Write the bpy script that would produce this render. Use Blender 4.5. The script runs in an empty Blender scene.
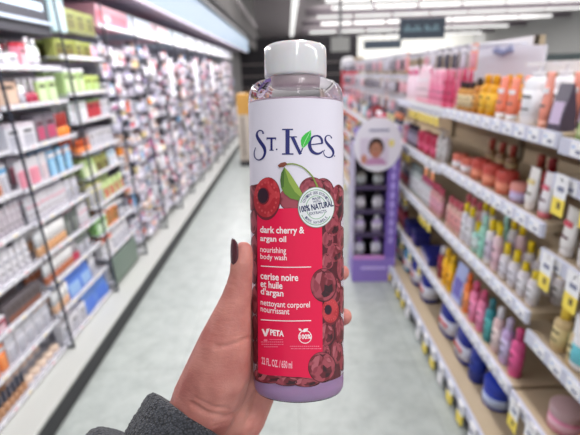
import bpy, bmesh, math, random
from mathutils import Vector, Matrix
S = bpy.context.scene
COL = S.collection
rnd = random.Random(7)
PI = math.pi

# ------------------------------------------------------------------ camera
F = 420.0
cY = Vector((-2, 145, -420)).normalized()
cZ = Vector((-42, 1216, 420)); cZ = (cZ - cY*cZ.dot(cY)).normalized()
cX = cY.cross(cZ)
M3 = Matrix((cX, cY, cZ))
CAM = Matrix.Translation((0, 0, 1.45)) @ M3.to_4x4()
cd = bpy.data.cameras.new('camera')
cam = bpy.data.objects.new('camera', cd); COL.objects.link(cam)
cam.matrix_world = CAM
cd.sensor_width = 36; cd.lens = 36*F/580; cd.clip_start = .02; cd.clip_end = 200
cd.dof.use_dof = True; cd.dof.focus_distance = .279; cd.dof.aperture_fstop = 7.0
S.camera = cam

# ------------------------------------------------------------------ world, lights, exposure
w = bpy.data.worlds.new('world'); S.world = w; w.use_nodes = True
w.node_tree.nodes['Background'].inputs[0].default_value = (.93, .96, 1, 1)
w.node_tree.nodes['Background'].inputs[1].default_value = 0.60
S.view_settings.view_transform = 'Standard'; S.view_settings.look = 'None'
S.view_settings.gamma = 1; S.view_settings.use_curve_mapping = False
S.view_settings.exposure = 0.06

def area(name, loc, rot, sx, sy, power, col=(1, .98, .96), parent=None):
    l = bpy.data.lights.new(name, 'AREA'); l.shape = 'RECTANGLE'; l.size = sx; l.size_y = sy
    l.energy = power; l.color = col
    o = bpy.data.objects.new(name, l); COL.objects.link(o); o.location = loc; o.rotation_euler = rot
    if parent: o.parent = parent
    return o
for i, y in enumerate((-3.2, 0.2, 3.6, 7.0, 10.4)):
    area('ceiling_lamp_light', (.45, y, 4.28), (0, 0, 0), .35, 2.6, 58)
for i, y in enumerate((-2.0, 4.0, 12.0, 20.0)):
    area('ceiling_lamp_light', (5.0, y, 4.28), (0, 0, 0), 6.0, .6, 200)
for y in (18.5, 23.5, 28.5, 34.0):
    area('ceiling_fill_uplight', (8.5, y, 4.0), (PI, 0, 0), 14, .8, 60)  # added upward fill that brightens the far ceiling, not a store fixture
    area('ceiling_lamp_light', (8.5, y+1, 4.0), (0, 0, 0), 14, .8, 160)
area('back_wall_fill_light', (11, 41, 3.6), (math.radians(70), 0, 0), 12, .5, 300)  # added wash without a fixture, brightens the pale part of the back wall
area('canopy_lamp_light', (-1.08, 5.0, 1.97), (0, math.radians(-30), 0), .06, 9, 70, (1, .98, 1))
area('canopy_lamp_light', (-1.06, 5.0, 1.97), (0, math.radians(24), 0), .06, 9, 13, (1, .98, 1))

# ------------------------------------------------------------------ materials
def lin(c):
    return tuple(((x/255)/12.92 if x/255 <= .04045 else ((x/255+.055)/1.055)**2.4) for x in c) + (1,)
_m = {}
def mat(col, rough=.45, metal=0, emit=0, trans=0, ior=1.45, noise=0, nscale=60, bump=0, bscale=300, name='surface', spec=.5, sss=0, alpha=1, coat=0):
    key = (tuple(col), rough, metal, emit, trans, ior, noise, nscale, bump, bscale, name, spec, sss, alpha, coat)
    if key in _m: return _m[key]
    m = bpy.data.materials.new(name); m.use_nodes = True
    nt = m.node_tree; b = nt.nodes['Principled BSDF']; I = b.inputs
    I['Base Color'].default_value = lin(col); I['Roughness'].default_value = rough
    I['Metallic'].default_value = metal; I['IOR'].default_value = ior
    I['Transmission Weight'].default_value = trans; I['Specular IOR Level'].default_value = spec
    I['Alpha'].default_value = alpha; I['Coat Weight'].default_value = coat
    if emit:
        I['Emission Color'].default_value = lin(col); I['Emission Strength'].default_value = emit
    if sss:
        I['Subsurface Weight'].default_value = sss; I['Subsurface Radius'].default_value = (.008, .003, .0015); I['Subsurface Scale'].default_value = .6
    tc = nt.nodes.new('ShaderNodeTexCoord')
    if noise:
        n = nt.nodes.new('ShaderNodeTexNoise'); n.inputs['Scale'].default_value = nscale; n.inputs['Detail'].default_value = 4
        nt.links.new(tc.outputs['Object'], n.inputs['Vector'])
        r = nt.nodes.new('ShaderNodeMix'); r.data_type = 'RGBA'
        c = lin(col)
        r.inputs[6].default_value = tuple(x*(1-noise) for x in c[:3])+(1,)
        r.inputs[7].default_value = tuple(min(1, x*(1+noise)) for x in c[:3])+(1,)
        nt.links.new(n.outputs['Fac'], r.inputs[0]); nt.links.new(r.outputs[2], I['Base Color'])
    if bump:
        n2 = nt.nodes.new('ShaderNodeTexNoise'); n2.inputs['Scale'].default_value = bscale; n2.inputs['Detail'].default_value = 5
        nt.links.new(tc.outputs['Object'], n2.inputs['Vector'])
        bp = nt.nodes.new('ShaderNodeBump'); bp.inputs['Strength'].default_value = bump; bp.inputs['Distance'].default_value = .002
        nt.links.new(n2.outputs['Fac'], bp.inputs['Height']); nt.links.new(bp.outputs['Normal'], I['Normal'])
    _m[key] = m
    return m

# ------------------------------------------------------------------ mesh builder
class MB:
    def __init__(s): s.v = []; s.f = []; s.mi = []; s.mats = []; s.sm = []
    def _m(s, m):
        if m not in s.mats: s.mats.append(m)
        return s.mats.index(m)
    def add(s, vs, fs, m, smooth=False):
        k = len(s.v); i = s._m(m); s.v += [tuple(v) for v in vs]
        for f in fs: s.f.append([k+a for a in f]); s.mi.append(i); s.sm.append(smooth)
        return s
    def box(s, x0, x1, y0, y1, z0, z1, m):
        return s.add([(x, y, z) for x in (x0, x1) for y in (y0, y1) for z in (z0, z1)],
                     [(0, 1, 3, 2), (4, 6, 7, 5), (0, 4, 5, 1), (2, 3, 7, 6), (0, 2, 6, 4), (1, 5, 7, 3)], m)
    def slab(s, p, q, wd, th, m):      # bar from p to q
        p = Vector(p); q = Vector(q); d = (q-p).normalized()
        a = d.cross(Vector((0, 0, 1))); a = Vector((1, 0, 0)) if a.length < .01 else a.normalized()
        b = d.cross(a).normalized()
        vs = [c + a*sa*wd/2 + b*sb*th/2 for c in (p, q) for sa in (-1, 1) for sb in (-1, 1)]
        return s.add(vs, [(0, 1, 3, 2), (4, 6, 7, 5), (0, 4, 5, 1), (2, 3, 7, 6), (0, 2, 6, 4), (1, 5, 7, 3)], m)
    def lathe(s, prof, m, n=16, sy=1, cx=0, cy=0, smooth=True, p=2):
        vs = []; fs = []
        for (r, z) in prof:
            for k in range(n):
                a = 2*PI*k/n; c, q = math.cos(a), math.sin(a)
                if p != 2:
                    t = (abs(c)**p+abs(q)**p)**(-1/p); c, q = c*t, q*t
                vs.append((cx+r*c, cy+r*q*sy, z))
        for j in range(len(prof)-1):
            for k in range(n):
                fs.append((j*n+k, j*n+(k+1) % n, (j+1)*n+(k+1) % n, (j+1)*n+k))
        fs.append(tuple(range(n))[::-1]); fs.append(tuple((len(prof)-1)*n+k for k in range(n)))
        return s.add(vs, fs, m, smooth)
    def tube(s, pts, r, m, n=8):
        vs = []; fs = []; pts = [Vector(p) for p in pts]
        for i, p in enumerate(pts):
            d = (pts[min(i+1, len(pts)-1)]-pts[max(i-1, 0)]).normalized()
            a = d.cross(Vector((0, 1, .01))); a = d.cross(Vector((1, 0, 0))) if a.length < .1 else a
            a.normalize(); b = d.cross(a)
            for k in range(n):
                t = 2*PI*k/n; vs.append(p+(a*math.cos(t)+b*math.sin(t))*r)
        for j in range(len(pts)-1):
            for k in range(n): fs.append((j*n+k, j*n+(k+1) % n, (j+1)*n+(k+1) % n, (j+1)*n+k))
        fs.append(tuple(range(n))[::-1]); fs.append(tuple((len(pts)-1)*n+k for k in range(n)))
        return s.add(vs, fs, m, True)
    def mesh(s, name):
        me = bpy.data.meshes.new(name); me.from_pydata(s.v, [], s.f)
        for m in s.mats: me.materials.append(m)
        me.polygons.foreach_set('material_index', s.mi); me.polygons.foreach_set('use_smooth', s.sm)
        bm = bmesh.new(); bm.from_mesh(me); bmesh.ops.recalc_face_normals(bm, faces=bm.faces)
        bm.to_mesh(me); bm.free(); me.update()
        return me
    def build(s, name, parent=None, loc=(0, 0, 0)):
        o = bpy.data.objects.new(name, s.mesh(name)); COL.objects.link(o); o.location = loc
        if parent: o.parent = parent
        return o
def tag(o, label=None, cat=None, group=None, kind=None):
    if label: o['label'] = label
    if cat: o['category'] = cat
    if group: o['group'] = group
    if kind: o['kind'] = kind
    return o
def empty(name, loc=(0, 0, 0), rz=0, label=None, cat=None, group=None):
    o = bpy.data.objects.new(name, None); COL.objects.link(o); o.location = loc; o.rotation_euler = (0, 0, rz)
    o.empty_display_size = .05
    return tag(o, label, cat, group)
def soften(o, w=.002, n=2):
    b = o.modifiers.new('bevel', 'BEVEL'); b.width = w; b.segments = n; b.limit_method = 'ANGLE'
    return o

# common colours
WH = (236, 234, 240); LG = (205, 205, 214); DK = (38, 40, 48)
m_white = mat((228, 228, 235), .35, name='white_enamel'); m_tray = mat((226, 225, 236), .2, name='pale_acrylic', alpha=.5)
m_tan = mat((186, 168, 142), .6, noise=.06, nscale=20, name='tan_shelf_metal'); m_kick = mat((52, 52, 56), .5, name='dark_kick')
m_rail = mat((206, 208, 226), .35, name='price_rail'); m_tagw = mat((245, 245, 248), .5, name='tag_white')
m_yel = mat((250, 226, 92), .5, name='tag_yellow'); m_ink = mat((130, 134, 160), .6, name='tag_ink')
m_dark = mat((40, 44, 56), .35, name='dark_post')

# ------------------------------------------------------------------ setting
def structure(mb, name): return tag(mb.build(name), kind='structure')
def floor_mat():
    m = bpy.data.materials.new('vinyl_tile_floor'); m.use_nodes = True; nt = m.node_tree; b = nt.nodes['Principled BSDF']
    tc = nt.nodes.new('ShaderNodeTexCoord')
    n = nt.nodes.new('ShaderNodeTexNoise'); n.inputs['Scale'].default_value = 9; n.inputs['Detail'].default_value = 8; n.inputs['Roughness'].default_value = .75
    br = nt.nodes.new('ShaderNodeTexBrick'); br.offset = 0; br.inputs['Scale'].default_value = 1
    br.inputs['Brick Width'].default_value = .61; br.inputs['Row Height'].default_value = .61; br.inputs['Mortar Size'].default_value = .002
    br.inputs['Color1'].default_value = lin((176, 183, 179)); br.inputs['Color2'].default_value = lin((171, 178, 175)); br.inputs['Mortar'].default_value = lin((150, 154, 152))
    nt.links.new(tc.outputs['Object'], n.inputs['Vector']); nt.links.new(tc.outputs['Object'], br.inputs['Vector'])
    mx = nt.nodes.new('ShaderNodeMix'); mx.data_type = 'RGBA'; mx.blend_type = 'MULTIPLY'; mx.inputs[0].default_value = 1
    cr = nt.nodes.new('ShaderNodeValToRGB'); cr.color_ramp.elements[0].position = .3; cr.color_ramp.elements[0].color = (.72, .72, .73, 1); cr.color_ramp.elements[1].position = .6
    nt.links.new(n.outputs['Fac'], cr.inputs['Fac']); nt.links.new(br.outputs['Color'], mx.inputs[6]); nt.links.new(cr.outputs['Color'], mx.inputs[7])
    nt.links.new(mx.outputs[2], b.inputs['Base Color']); b.inputs['Roughness'].default_value = .32
    return m
structure(MB().box(-2.2, 18, -4, 44, -.06, 0, floor_mat()), 'floor')
structure(MB().box(-2.2, 18, -4, 44, 4.5, 4.6, mat((196, 184, 190), .8, noise=.04, nscale=3, name='ceiling_paint')), 'ceiling')
structure(MB().box(-2.2, -2.1, -4, 44, 0, 4.5, mat((150, 147, 148), .8, noise=.03, name='wall_paint')), 'wall_left')
structure(MB().box(18, 18.1, -4, 44, 0, 4.5, mat((205, 205, 205), .8, noise=.03, name='wall_paint')), 'wall_right')
wb = MB().box(-2.2, 6.0, 44, 44.1, 0, 4.5, mat((62, 60, 66), .7, noise=.05, name='dark_wall'))
wb.box(6.0, 18, 44, 44.1, 0, 4.5, mat((235, 236, 230), .7, noise=.02, name='light_wall'))
structure(wb, 'wall_back')
# ceiling beams (dark strips hanging between the lamp rows)
for i in range(4):
    y = 24+5.2*i
    structure(MB().box(1.0, 18, y, y+.25, 4.2, 4.5, mat((150, 140, 148), .7, name='beam_paint')), 'trim_%d' % (i+1))
# grey soffit over the left wall display
structure(MB().box(-2.1, -1.35, -2, 20, 2.42, 4.5, mat((140, 136, 136), .8, noise=.03, name='soffit_paint')), 'wall_soffit')
structure(MB().box(-1.35, -1.3, -2, 20, 3.3, 3.42, mat((225, 215, 220), .5, name='soffit_trim')).box(-1.35, -1.31, -2, 20, 2.7, 2.78, mat((90, 88, 92), .5, name='soffit_trim_dark')), 'trim_5')

# ------------------------------------------------------------------ ceiling lamps
m_glow = mat((255, 254, 252), .5, emit=.9, name='lamp_diffuser'); m_house = mat((190, 186, 190), .5, name='lamp_housing')
hb = MB().box(-.95, .95, -.16, .16, .1, .16, m_house).mesh('housing')
db = MB().box(-.93, .93, -.14, .14, -.06, .1, m_glow).mesh('diffuser')
words = ['nearest', 'second', 'third', 'fourth', 'fifth', 'sixth', 'seventh', 'eighth', 'ninth', 'tenth', 'eleventh', 'twelfth', 'thirteenth', 'fourteenth', 'fifteenth', 'sixteenth', 'seventeenth', 'eighteenth', 'nineteenth', 'twentieth']
def od(i): return words[i] if i < len(words) else 'twentieth'
def lamp(x, y, z, rz, label, group):
    t = empty('ceiling_light', (x, y, z), rz, label, 'ceiling light', group)
    for nm, me in (('housing', hb), ('diffuser', db)):
        o = bpy.data.objects.new(nm, me); COL.objects.link(o); o.parent = t
for r, y in enumerate((19.6, 21.8, 24.9, 28.6, 33.0, 38.6)):
    for k in range(7):
        x = 2.6+2.06*k+(.5 if r % 2 else 0)
        if x > 17: continue
        lamp(x, y, 4.22 if r < 4 else 4.1, 0, 'long white ceiling light, %s from the left in the %s crosswise row' % (['first', 'second', 'third', 'fourth', 'fifth', 'sixth', 'seventh'][k], od(r)), 'crosswise ceiling lights')
for k in range(11):
    lamp(.40, 17.2+1.95*k, 4.3, PI/2, 'white ceiling light running along the aisle, %s in the line above the bottle cap' % od(k), 'ceiling lights along the aisle')

# ------------------------------------------------------------------ product templates
def P(c, **k): return mat(c, k.pop('rough', .35), name='packaging', **k)
INK = (90, 90, 110)
def kind_parts(kind, c, W, H, D):
    """returns [(part name, MB)] ; c = colours (body, cap, label). Front faces -y, base z=0."""
    b, cp, lb = [tuple(q) for q in c]
    mb, mc, ml = P(b), P(cp), P(lb, rough=.5)
    mi = P(tuple(int(x*.45) for x in lb), rough=.6)
    r = W/2; sy = D/W
    out = []
    if kind in ('bottle', 'pump_bottle', 'spray_bottle', 'squat_bottle'):
        h = H*(.78 if kind != 'squat_bottle' else .7); n = 16
        body = MB().lathe([(r*.9, 0), (r, H*.015), (r, h*.82), (r*.9, h*.92), (r*.45, h)], mb, n, sy, p=2.4)
        lab = MB().lathe([(r*1.012, h*.18), (r*1.012, h*.72)], ml, n, sy, p=2.4)
        lab.box(-r*.5, r*.5, -r*sy*1.06, -r*sy*.9, h*.55, h*.62, mi).box(-r*.4, r*.4, -r*sy*1.06, -r*sy*.9, h*.3, h*.34, mi)
        out = [('body', body), ('label', lab)]
        if kind == 'pump_bottle':
            pm = MB().lathe([(r*.42, h), (r*.42, h+H*.07)], mc, 12).lathe([(r*.12, h+H*.06), (r*.12, H*.95)], mc, 8)
            pm.box(-r*.2, r*.2, -r*1.0, r*.25, H*.94, H, mc); out.append(('pump', pm))
        elif kind == 'spray_bottle':
            pm = MB().lathe([(r*.42, h), (r*.42, h+H*.08)], mc, 12)
            pm.add([(-r*.25, -r*.9, H*.9), (r*.25, -r*.9, H*.9), (r*.25, r*.4, h+H*.06), (-r*.25, r*.4, h+H*.06), (-r*.25, -r*.9, H), (r*.25, -r*.9, H), (r*.25, r*.5, H), (-r*.25, r*.5, H)],
                   [(0, 1, 2, 3), (4, 7, 6, 5), (0, 4, 5, 1), (1, 5, 6, 2), (2, 6, 7, 3), (3, 7, 4, 0)], mc)
            out.append(('trigger', pm))
        else:
            cr = r*(.55 if kind == 'bottle' else .5)
            out.append(('cap', MB().lathe([(cr, h*.985), (cr, H*.97), (cr*.86, H)], mc, 14)))
    elif kind == 'tube':          # standing on its cap, flat crimp at top
        vs = []; n = 14; prof = [(r*.85, H*.14, sy), (r, H*.3, sy*.85), (r, H*.6, sy*.5), (r*1.02, H*.93, .12), (r*1.02, H, .06)]
        fs = []
        for (q, z, s_) in prof:
            for k in range(n):
                a = 2*PI*k/n; vs.append((q*math.cos(a), q*math.sin(a)*s_, z))
        for j in range(len(prof)-1):
            for k in range(n): fs.append((j*n+k, j*n+(k+1) % n, (j+1)*n+(k+1) % n, (j+1)*n+k))
        fs.append(tuple(range(n))[::-1]); fs.append(tuple((len(prof)-1)*n+k for k in range(n)))
        body = MB().add(vs, fs, mb, True)
        body.box(-r*.6, r*.6, -r*sy*.62, -r*sy*.3, H*.62, H*.72, ml).box(-r*.55, r*.55, -r*sy*.8, -r*sy*.4, H*.38, H*.42, mi)
        out = [('body', body), ('cap', MB().lathe([(r*.8, 0), (r*.84, H*.14)], mc, n, sy))]
    elif kind == 'box':
        body = MB().box(-W/2, W/2, -D/2, D/2, 0, H, mb)
        pn = MB().box(-W*.38, W*.38, -D/2-.0012, -D/2+.001, H*.2, H*.6, ml).box(-W*.3, W*.3, -D/2-.0018, -D/2, H*.66, H*.76, mi)
        pn.box(-W/2-.0008, W/2+.0008, -D/2-.0008, D/2+.0008, H*.88, H*1.004, mc)
        out = [('carton', body), ('printed_panel', pn)]
    elif kind == 'jar':
        body = MB().lathe([(r*.86, 0), (r, H*.06), (r, H*.55), (r*.92, H*.64)], mb, 20, sy)
        body.lathe([(r*1.01, H*.14), (r*1.01, H*.48)], ml, 20, sy)
        out = [('body', body), ('lid', MB().lathe([(r*1.0, H*.62), (r*1.02, H*.64), (r*1.02, H*.95), (r*.95, H)], mc, 20, sy))]
    elif kind == 'jug':
        body = MB().lathe([(r*.92, 0), (r, H*.03), (r, H*.5), (r*.85, H*.68), (r*.5, H*.82), (r*.32, H*.86)], mb, 18, sy, p=3)
        body.tube([(r*.35, 0, H*.84), (r*.8, 0, H*.82), (r*.98, 0, H*.7), (r*.95, 0, H*.52)], r*.13, mb)
        lab = MB().lathe([(r*1.012, H*.12), (r*1.012, H*.46)], ml, 18, sy, p=3)
        lab.box(-r*.6, r*.6, -r*sy*1.04, -r*sy*.9, H*.26, H*.36, P((200, 40, 60)))
        out = [('body', body), ('label', lab), ('cap', MB().lathe([(r*.34, H*.85), (r*.34, H), ], mc, 14))]
    elif kind == 'card_pack':     # blister pack: hang card with clear bubble
        body = MB().box(-W/2, W/2, -.001, .001, 0, H, mb).box(-W*.45, W*.45, -.0022, 0, H*.74, H*.9, mc)
        bl = MB().lathe([(W*.36, H*.1), (W*.38, H*.14), (W*.38, H*.6), (W*.3, H*.66)], ml, 12, min(1, D/W), p=3)
        out = [('card', body), ('blister', bl)]
    elif kind == 'polish':        # little bottle with tall cap
        out = [('body', MB().lathe([(r*.9, 0), (r, H*.05), (r, H*.4), (r*.5, H*.5)], mb, 12, sy, p=3)), ('cap', MB().lathe([(r*.55, H*.48), (r*.48, H*.97), (r*.4, H)], mc, 10))]
    elif kind == 'lipstick':
        out = [('body', MB().lathe([(r, 0), (r, H*.45)], mb, 10)), ('cap', MB().lathe([(r*.9, H*.45), (r*.9, H)], mc, 10))]
    elif kind == 'pouch':
        body = MB().add([(-W/2, -D/2, 0), (W/2, -D/2, 0), (W/2, D/2, 0), (-W/2, D/2, 0), (-W*.53, -D*.4, H*.4), (W*.53, -D*.4, H*.4), (W*.53, D*.4, H*.4), (-W*.53, D*.4, H*.4), (-W/2, -.002, H), (W/2, -.002, H), (W/2, .002, H), (-W/2, .002, H)],
                        [(0, 3, 2, 1), (0, 1, 5, 4), (1, 2, 6, 5), (2, 3, 7, 6), (3, 0, 4, 7), (4, 5, 9, 8), (5, 6, 10, 9), (6, 7, 11, 10), (7, 4, 8, 11), (8, 9, 10, 11)], mb)
        pn = MB().add([(-W*.4, -D*.44-.003, H*.15), (W*.4, -D*.44-.003, H*.15), (W*.4, -D*.27-.003, H*.62), (-W*.4, -D*.27-.003, H*.62), (-W*.4, -D*.4, H*.15), (W*.4, -D*.4, H*.15), (W*.4, -D*.2, H*.62), (-W*.4, -D*.2, H*.62)],
                      [(0, 1, 2, 3), (7, 6, 5, 4), (0, 4, 5, 1), (3, 2, 6, 7), (0, 3, 7, 4), (1, 5, 6, 2)], ml)
        out = [('body', body), ('printed_panel', pn)]
    elif kind == 'palette':       # open tray of brown pans under a dark rim
        body = MB().box(-W/2, W/2, -D/2, D/2, 0, H, mb)
        pn = MB()
        nn = 6
        for i in range(nn):
            for j in range(2):
                x0 = -W*.45+i*W*.9/nn
                pn.box(x0+.002, x0+W*.9/nn-.002, -D/2-.002, -D/2, H*.08+j*H*.42, H*.44+j*H*.42, [ml, mc][j])
        out = [('case', body), ('colour_pans', pn)]
    return out
_t = {}
def template(kind, c, W, H, D, simple):
    key = (kind, c, W, H, D, simple)
    if key not in _t:
        ps = kind_parts(kind, c, W, H, D)
        if simple:
            big = MB()
            for _, q in ps:
                for f, mi, sm in zip(q.f, q.mi, q.sm):
                    pass
                k = len(big.v); big.v += q.v
                for f, mi, sm in zip(q.f, q.mi, q.sm):
                    big.f.append([a+k for a in f]); big.mi.append(big._m(q.mats[mi])); big.sm.append(sm)
            _t[key] = big.mesh(kind)
        else:
            _t[key] = [(nm, q.mesh(nm)) for nm, q in ps]
    return _t[key]
CAT = {'bottle': 'bottle', 'pump_bottle': 'bottle', 'spray_bottle': 'bottle', 'squat_bottle': 'bottle', 'tube': 'tube', 'box': 'box', 'jar': 'jar', 'jug': 'jug', 'card_pack': 'packet', 'polish': 'bottle', 'lipstick': 'lipstick', 'pouch': 'pouch', 'palette': 'palette'}
NAMES = {'polish': 'nail_polish_bottle', 'palette': 'makeup_palette', 'jug': 'handled_jug', 'box': 'carton_box', 'tube': 'squeeze_tube', 'jar': 'cosmetic_jar', 'card_pack': 'blister_pack'}
SAY = {'bottle': 'bottle', 'pump_bottle': 'pump bottle', 'spray_bottle': 'spray bottle', 'squat_bottle': 'squat bottle', 'tube': 'tube', 'box': 'box', 'jar': 'jar', 'jug': 'handled jug', 'card_pack': 'carded packet', 'polish': 'small capped bottle', 'lipstick': 'slim stick', 'pouch': 'pouch', 'palette': 'palette case'}
def cname(c):
    r, g, b = c; mx, mn = max(c), min(c)
    if mx-mn < 22: return 'white' if mx > 205 else ('grey' if mx > 90 else 'black')
    import colorsys
    h, s, v = colorsys.rgb_to_hsv(r/255, g/255, b/255); h *= 360
    if s < .22 and v > .75: return {0: 'pale pink', 1: 'cream', 2: 'pale green', 3: 'pale blue', 4: 'pale lilac', 5: 'pale pink'}[int(h//60) % 6]
    if h < 12 or h > 345: return ('dark red' if v < .6 else ('pink' if s < .6 else 'red'))
    if h < 42: return 'brown' if v < .68 else ('orange' if s > .6 else 'peach')
    if h < 68: return 'yellow' if v > .65 else 'olive'
    if h < 160: return 'green' if h < 130 else 'mint'
    if h < 200: return 'teal'
    if h < 245: return 'navy blue' if v < .55 else 'blue'
    if h < 290: return 'purple' if s > .35 else 'lilac'
    return 'pink' if s < .75 or v > .6 else 'magenta'
def item(kind, c, W, H, D, loc, rz, label, group, simple=False, tilt=0, sc=1):
    t = template(kind, c, W, H, D, simple)
    nm = NAMES.get(kind, kind)
    if simple:
        o = bpy.data.objects.new(nm, t); COL.objects.link(o); o.location = loc; o.rotation_euler = (tilt, 0, rz); o.scale = (sc,)*3
        return tag(o, label, CAT[kind], group)
    e = empty(nm, loc, rz, label, CAT[kind], group); e.rotation_euler = (tilt, 0, rz); e.scale = (sc,)*3
    for pn, me in t:
        o = bpy.data.objects.new(pn, me); COL.objects.link(o); o.parent = e
    return e
SEEN = set()
USED = {}
def choose(ks):
    k = rnd.choice([q for q in ks if USED.get(q, 0) < 125] or [min(ks, key=lambda q: USED.get(q, 0))]); return k
def uniq(lbl):
    assert lbl not in SEEN, lbl
    SEEN.add(lbl); return lbl

def run_row(side, rowdesc, y0, y1, z, xf, spec, group, simple, ranks=1, depthstep=.09, jitter=.1):
    """spec: list of (kind, colours, W, H, D, count) near->far, laid out along y until full."""
    y = y0; i = 0
    rz = PI/2 if side == 'L' else -PI/2
    for (kind, c, W, H, D, cnt) in spec:
        for q in range(cnt):
            if y+W > y1+.012: return
            for rk in range(ranks):
                x = xf-D/2-depthstep*rk if side == 'L' else xf+D/2+depthstep*rk
                cn = cname(c[0]); cc = cname(c[1])
                d = cn+' '+SAY[kind]
                if cc != cn and kind not in ('card_pack', 'box', 'palette', 'pouch'): d = cn+' '+SAY[kind]+(' with %s lid' % cc if kind == 'jar' else ' with %s cap' % cc)
                lb = '%s, %s%s from near end, %s' % (d, ('back row, ' if rk else ''), od(i), rowdesc)
                if len(lb.split()) > 16: lb = '%s %s, %s%s from near end, %s' % (cn, SAY[kind], ('back row, ' if rk else ''), od(i), rowdesc)
                if len(lb.split()) > 16: lb = lb.replace(' from near end', '')
                item(kind, c, W, H, D, (x, y+W/2, z), rz+rnd.uniform(-jitter, jitter), uniq(lb), group, simple or rk > 0, sc=rnd.uniform(.95, 1.0))
            y += W*(1.08 if side == 'L' else 1.36)+.003; i += 1

# ------------------------------------------------------------------ LEFT WALL DISPLAY
BY = [1.26, 1.86, 2.46, 3.06, 3.66, 4.26, 4.86, 5.46, 6.08, 6.7, 7.35, 8.0, 8.7, 9.4, 10.2]
NB = 14
BN = ['nearest left bay', 'second left bay', 'third left bay', 'fourth left bay', 'fifth left bay', 'sixth left bay', 'seventh left bay', 'eighth left bay', 'ninth left bay', 'tenth left bay', 'eleventh left bay', 'twelfth left bay', 'thirteenth left bay', 'last left bay']
SHW = ['bottom tray', 'second tray', 'third tray', 'fourth tray', 'fifth tray', 'sixth tray', 'seventh tray', 'eighth tray', 'ninth tray', 'tenth tray']
# low plinth (deck) that all left bays stand on
pl = empty('display_plinth', (-1.3, 4, 0), 0, 'long low white plinth with a dark kick strip under the left wall display', 'plinth')
soften(MB().box(-.78, .25, -3.4, 6.25, .105, .125, mat((184, 186, 182), .3, noise=.03, nscale=8, name='white_deck')).build('deck', pl), .004)
tag(MB().box(-.75, .24, -3.4, 6.24, 0, .105, m_kick).build('kick_strip', pl), 'dark grey kick strip')
LEFTZ = [
 [.13, .29, .45, .62, .80, .97, 1.15, 1.30, 1.50],
 [.13, .30, .47, .62, .79, .96, 1.14, 1.33, 1.50],
 [.16, .34, .50, .68, .87, 1.02, 1.20, 1.36, 1.56],
] + [[.16, .33, .50, .67, .84, 1.01, 1.18, 1.36, 1.56]]*11
w_ = WH; gy = (190, 190, 200)
pal = [((240, 238, 244), 14), ((222, 218, 232), 9), ((205, 200, 215), 7), ((240, 214, 224), 4), ((233, 150, 170), 2), ((236, 120, 90), 1), ((226, 190, 165), 3), ((60, 58, 70), 4), ((110, 100, 115), 4), ((215, 60, 70), 1), ((140, 190, 230), 1), ((235, 215, 150), 1), ((200, 110, 160), 1), ((170, 160, 200), 2), ((245, 150, 60), .6), ((250, 245, 240), 6)]
def pick():
    t = rnd.uniform(0, sum(p[1] for p in pal))
    for c, wt in pal:
        t -= wt
        if t <= 0: return c
    return pal[0][0]
def jit(c, k=6): return tuple(max(0, min(255, x+rnd.choice((-k, 0, k)))) for x in c)
BL = (70, 165, 225); OL = (158, 162, 88); GR = (184, 210, 142); NV = (45, 60, 85); TN = (196, 150, 116); BR = (120, 75, 55)
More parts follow.
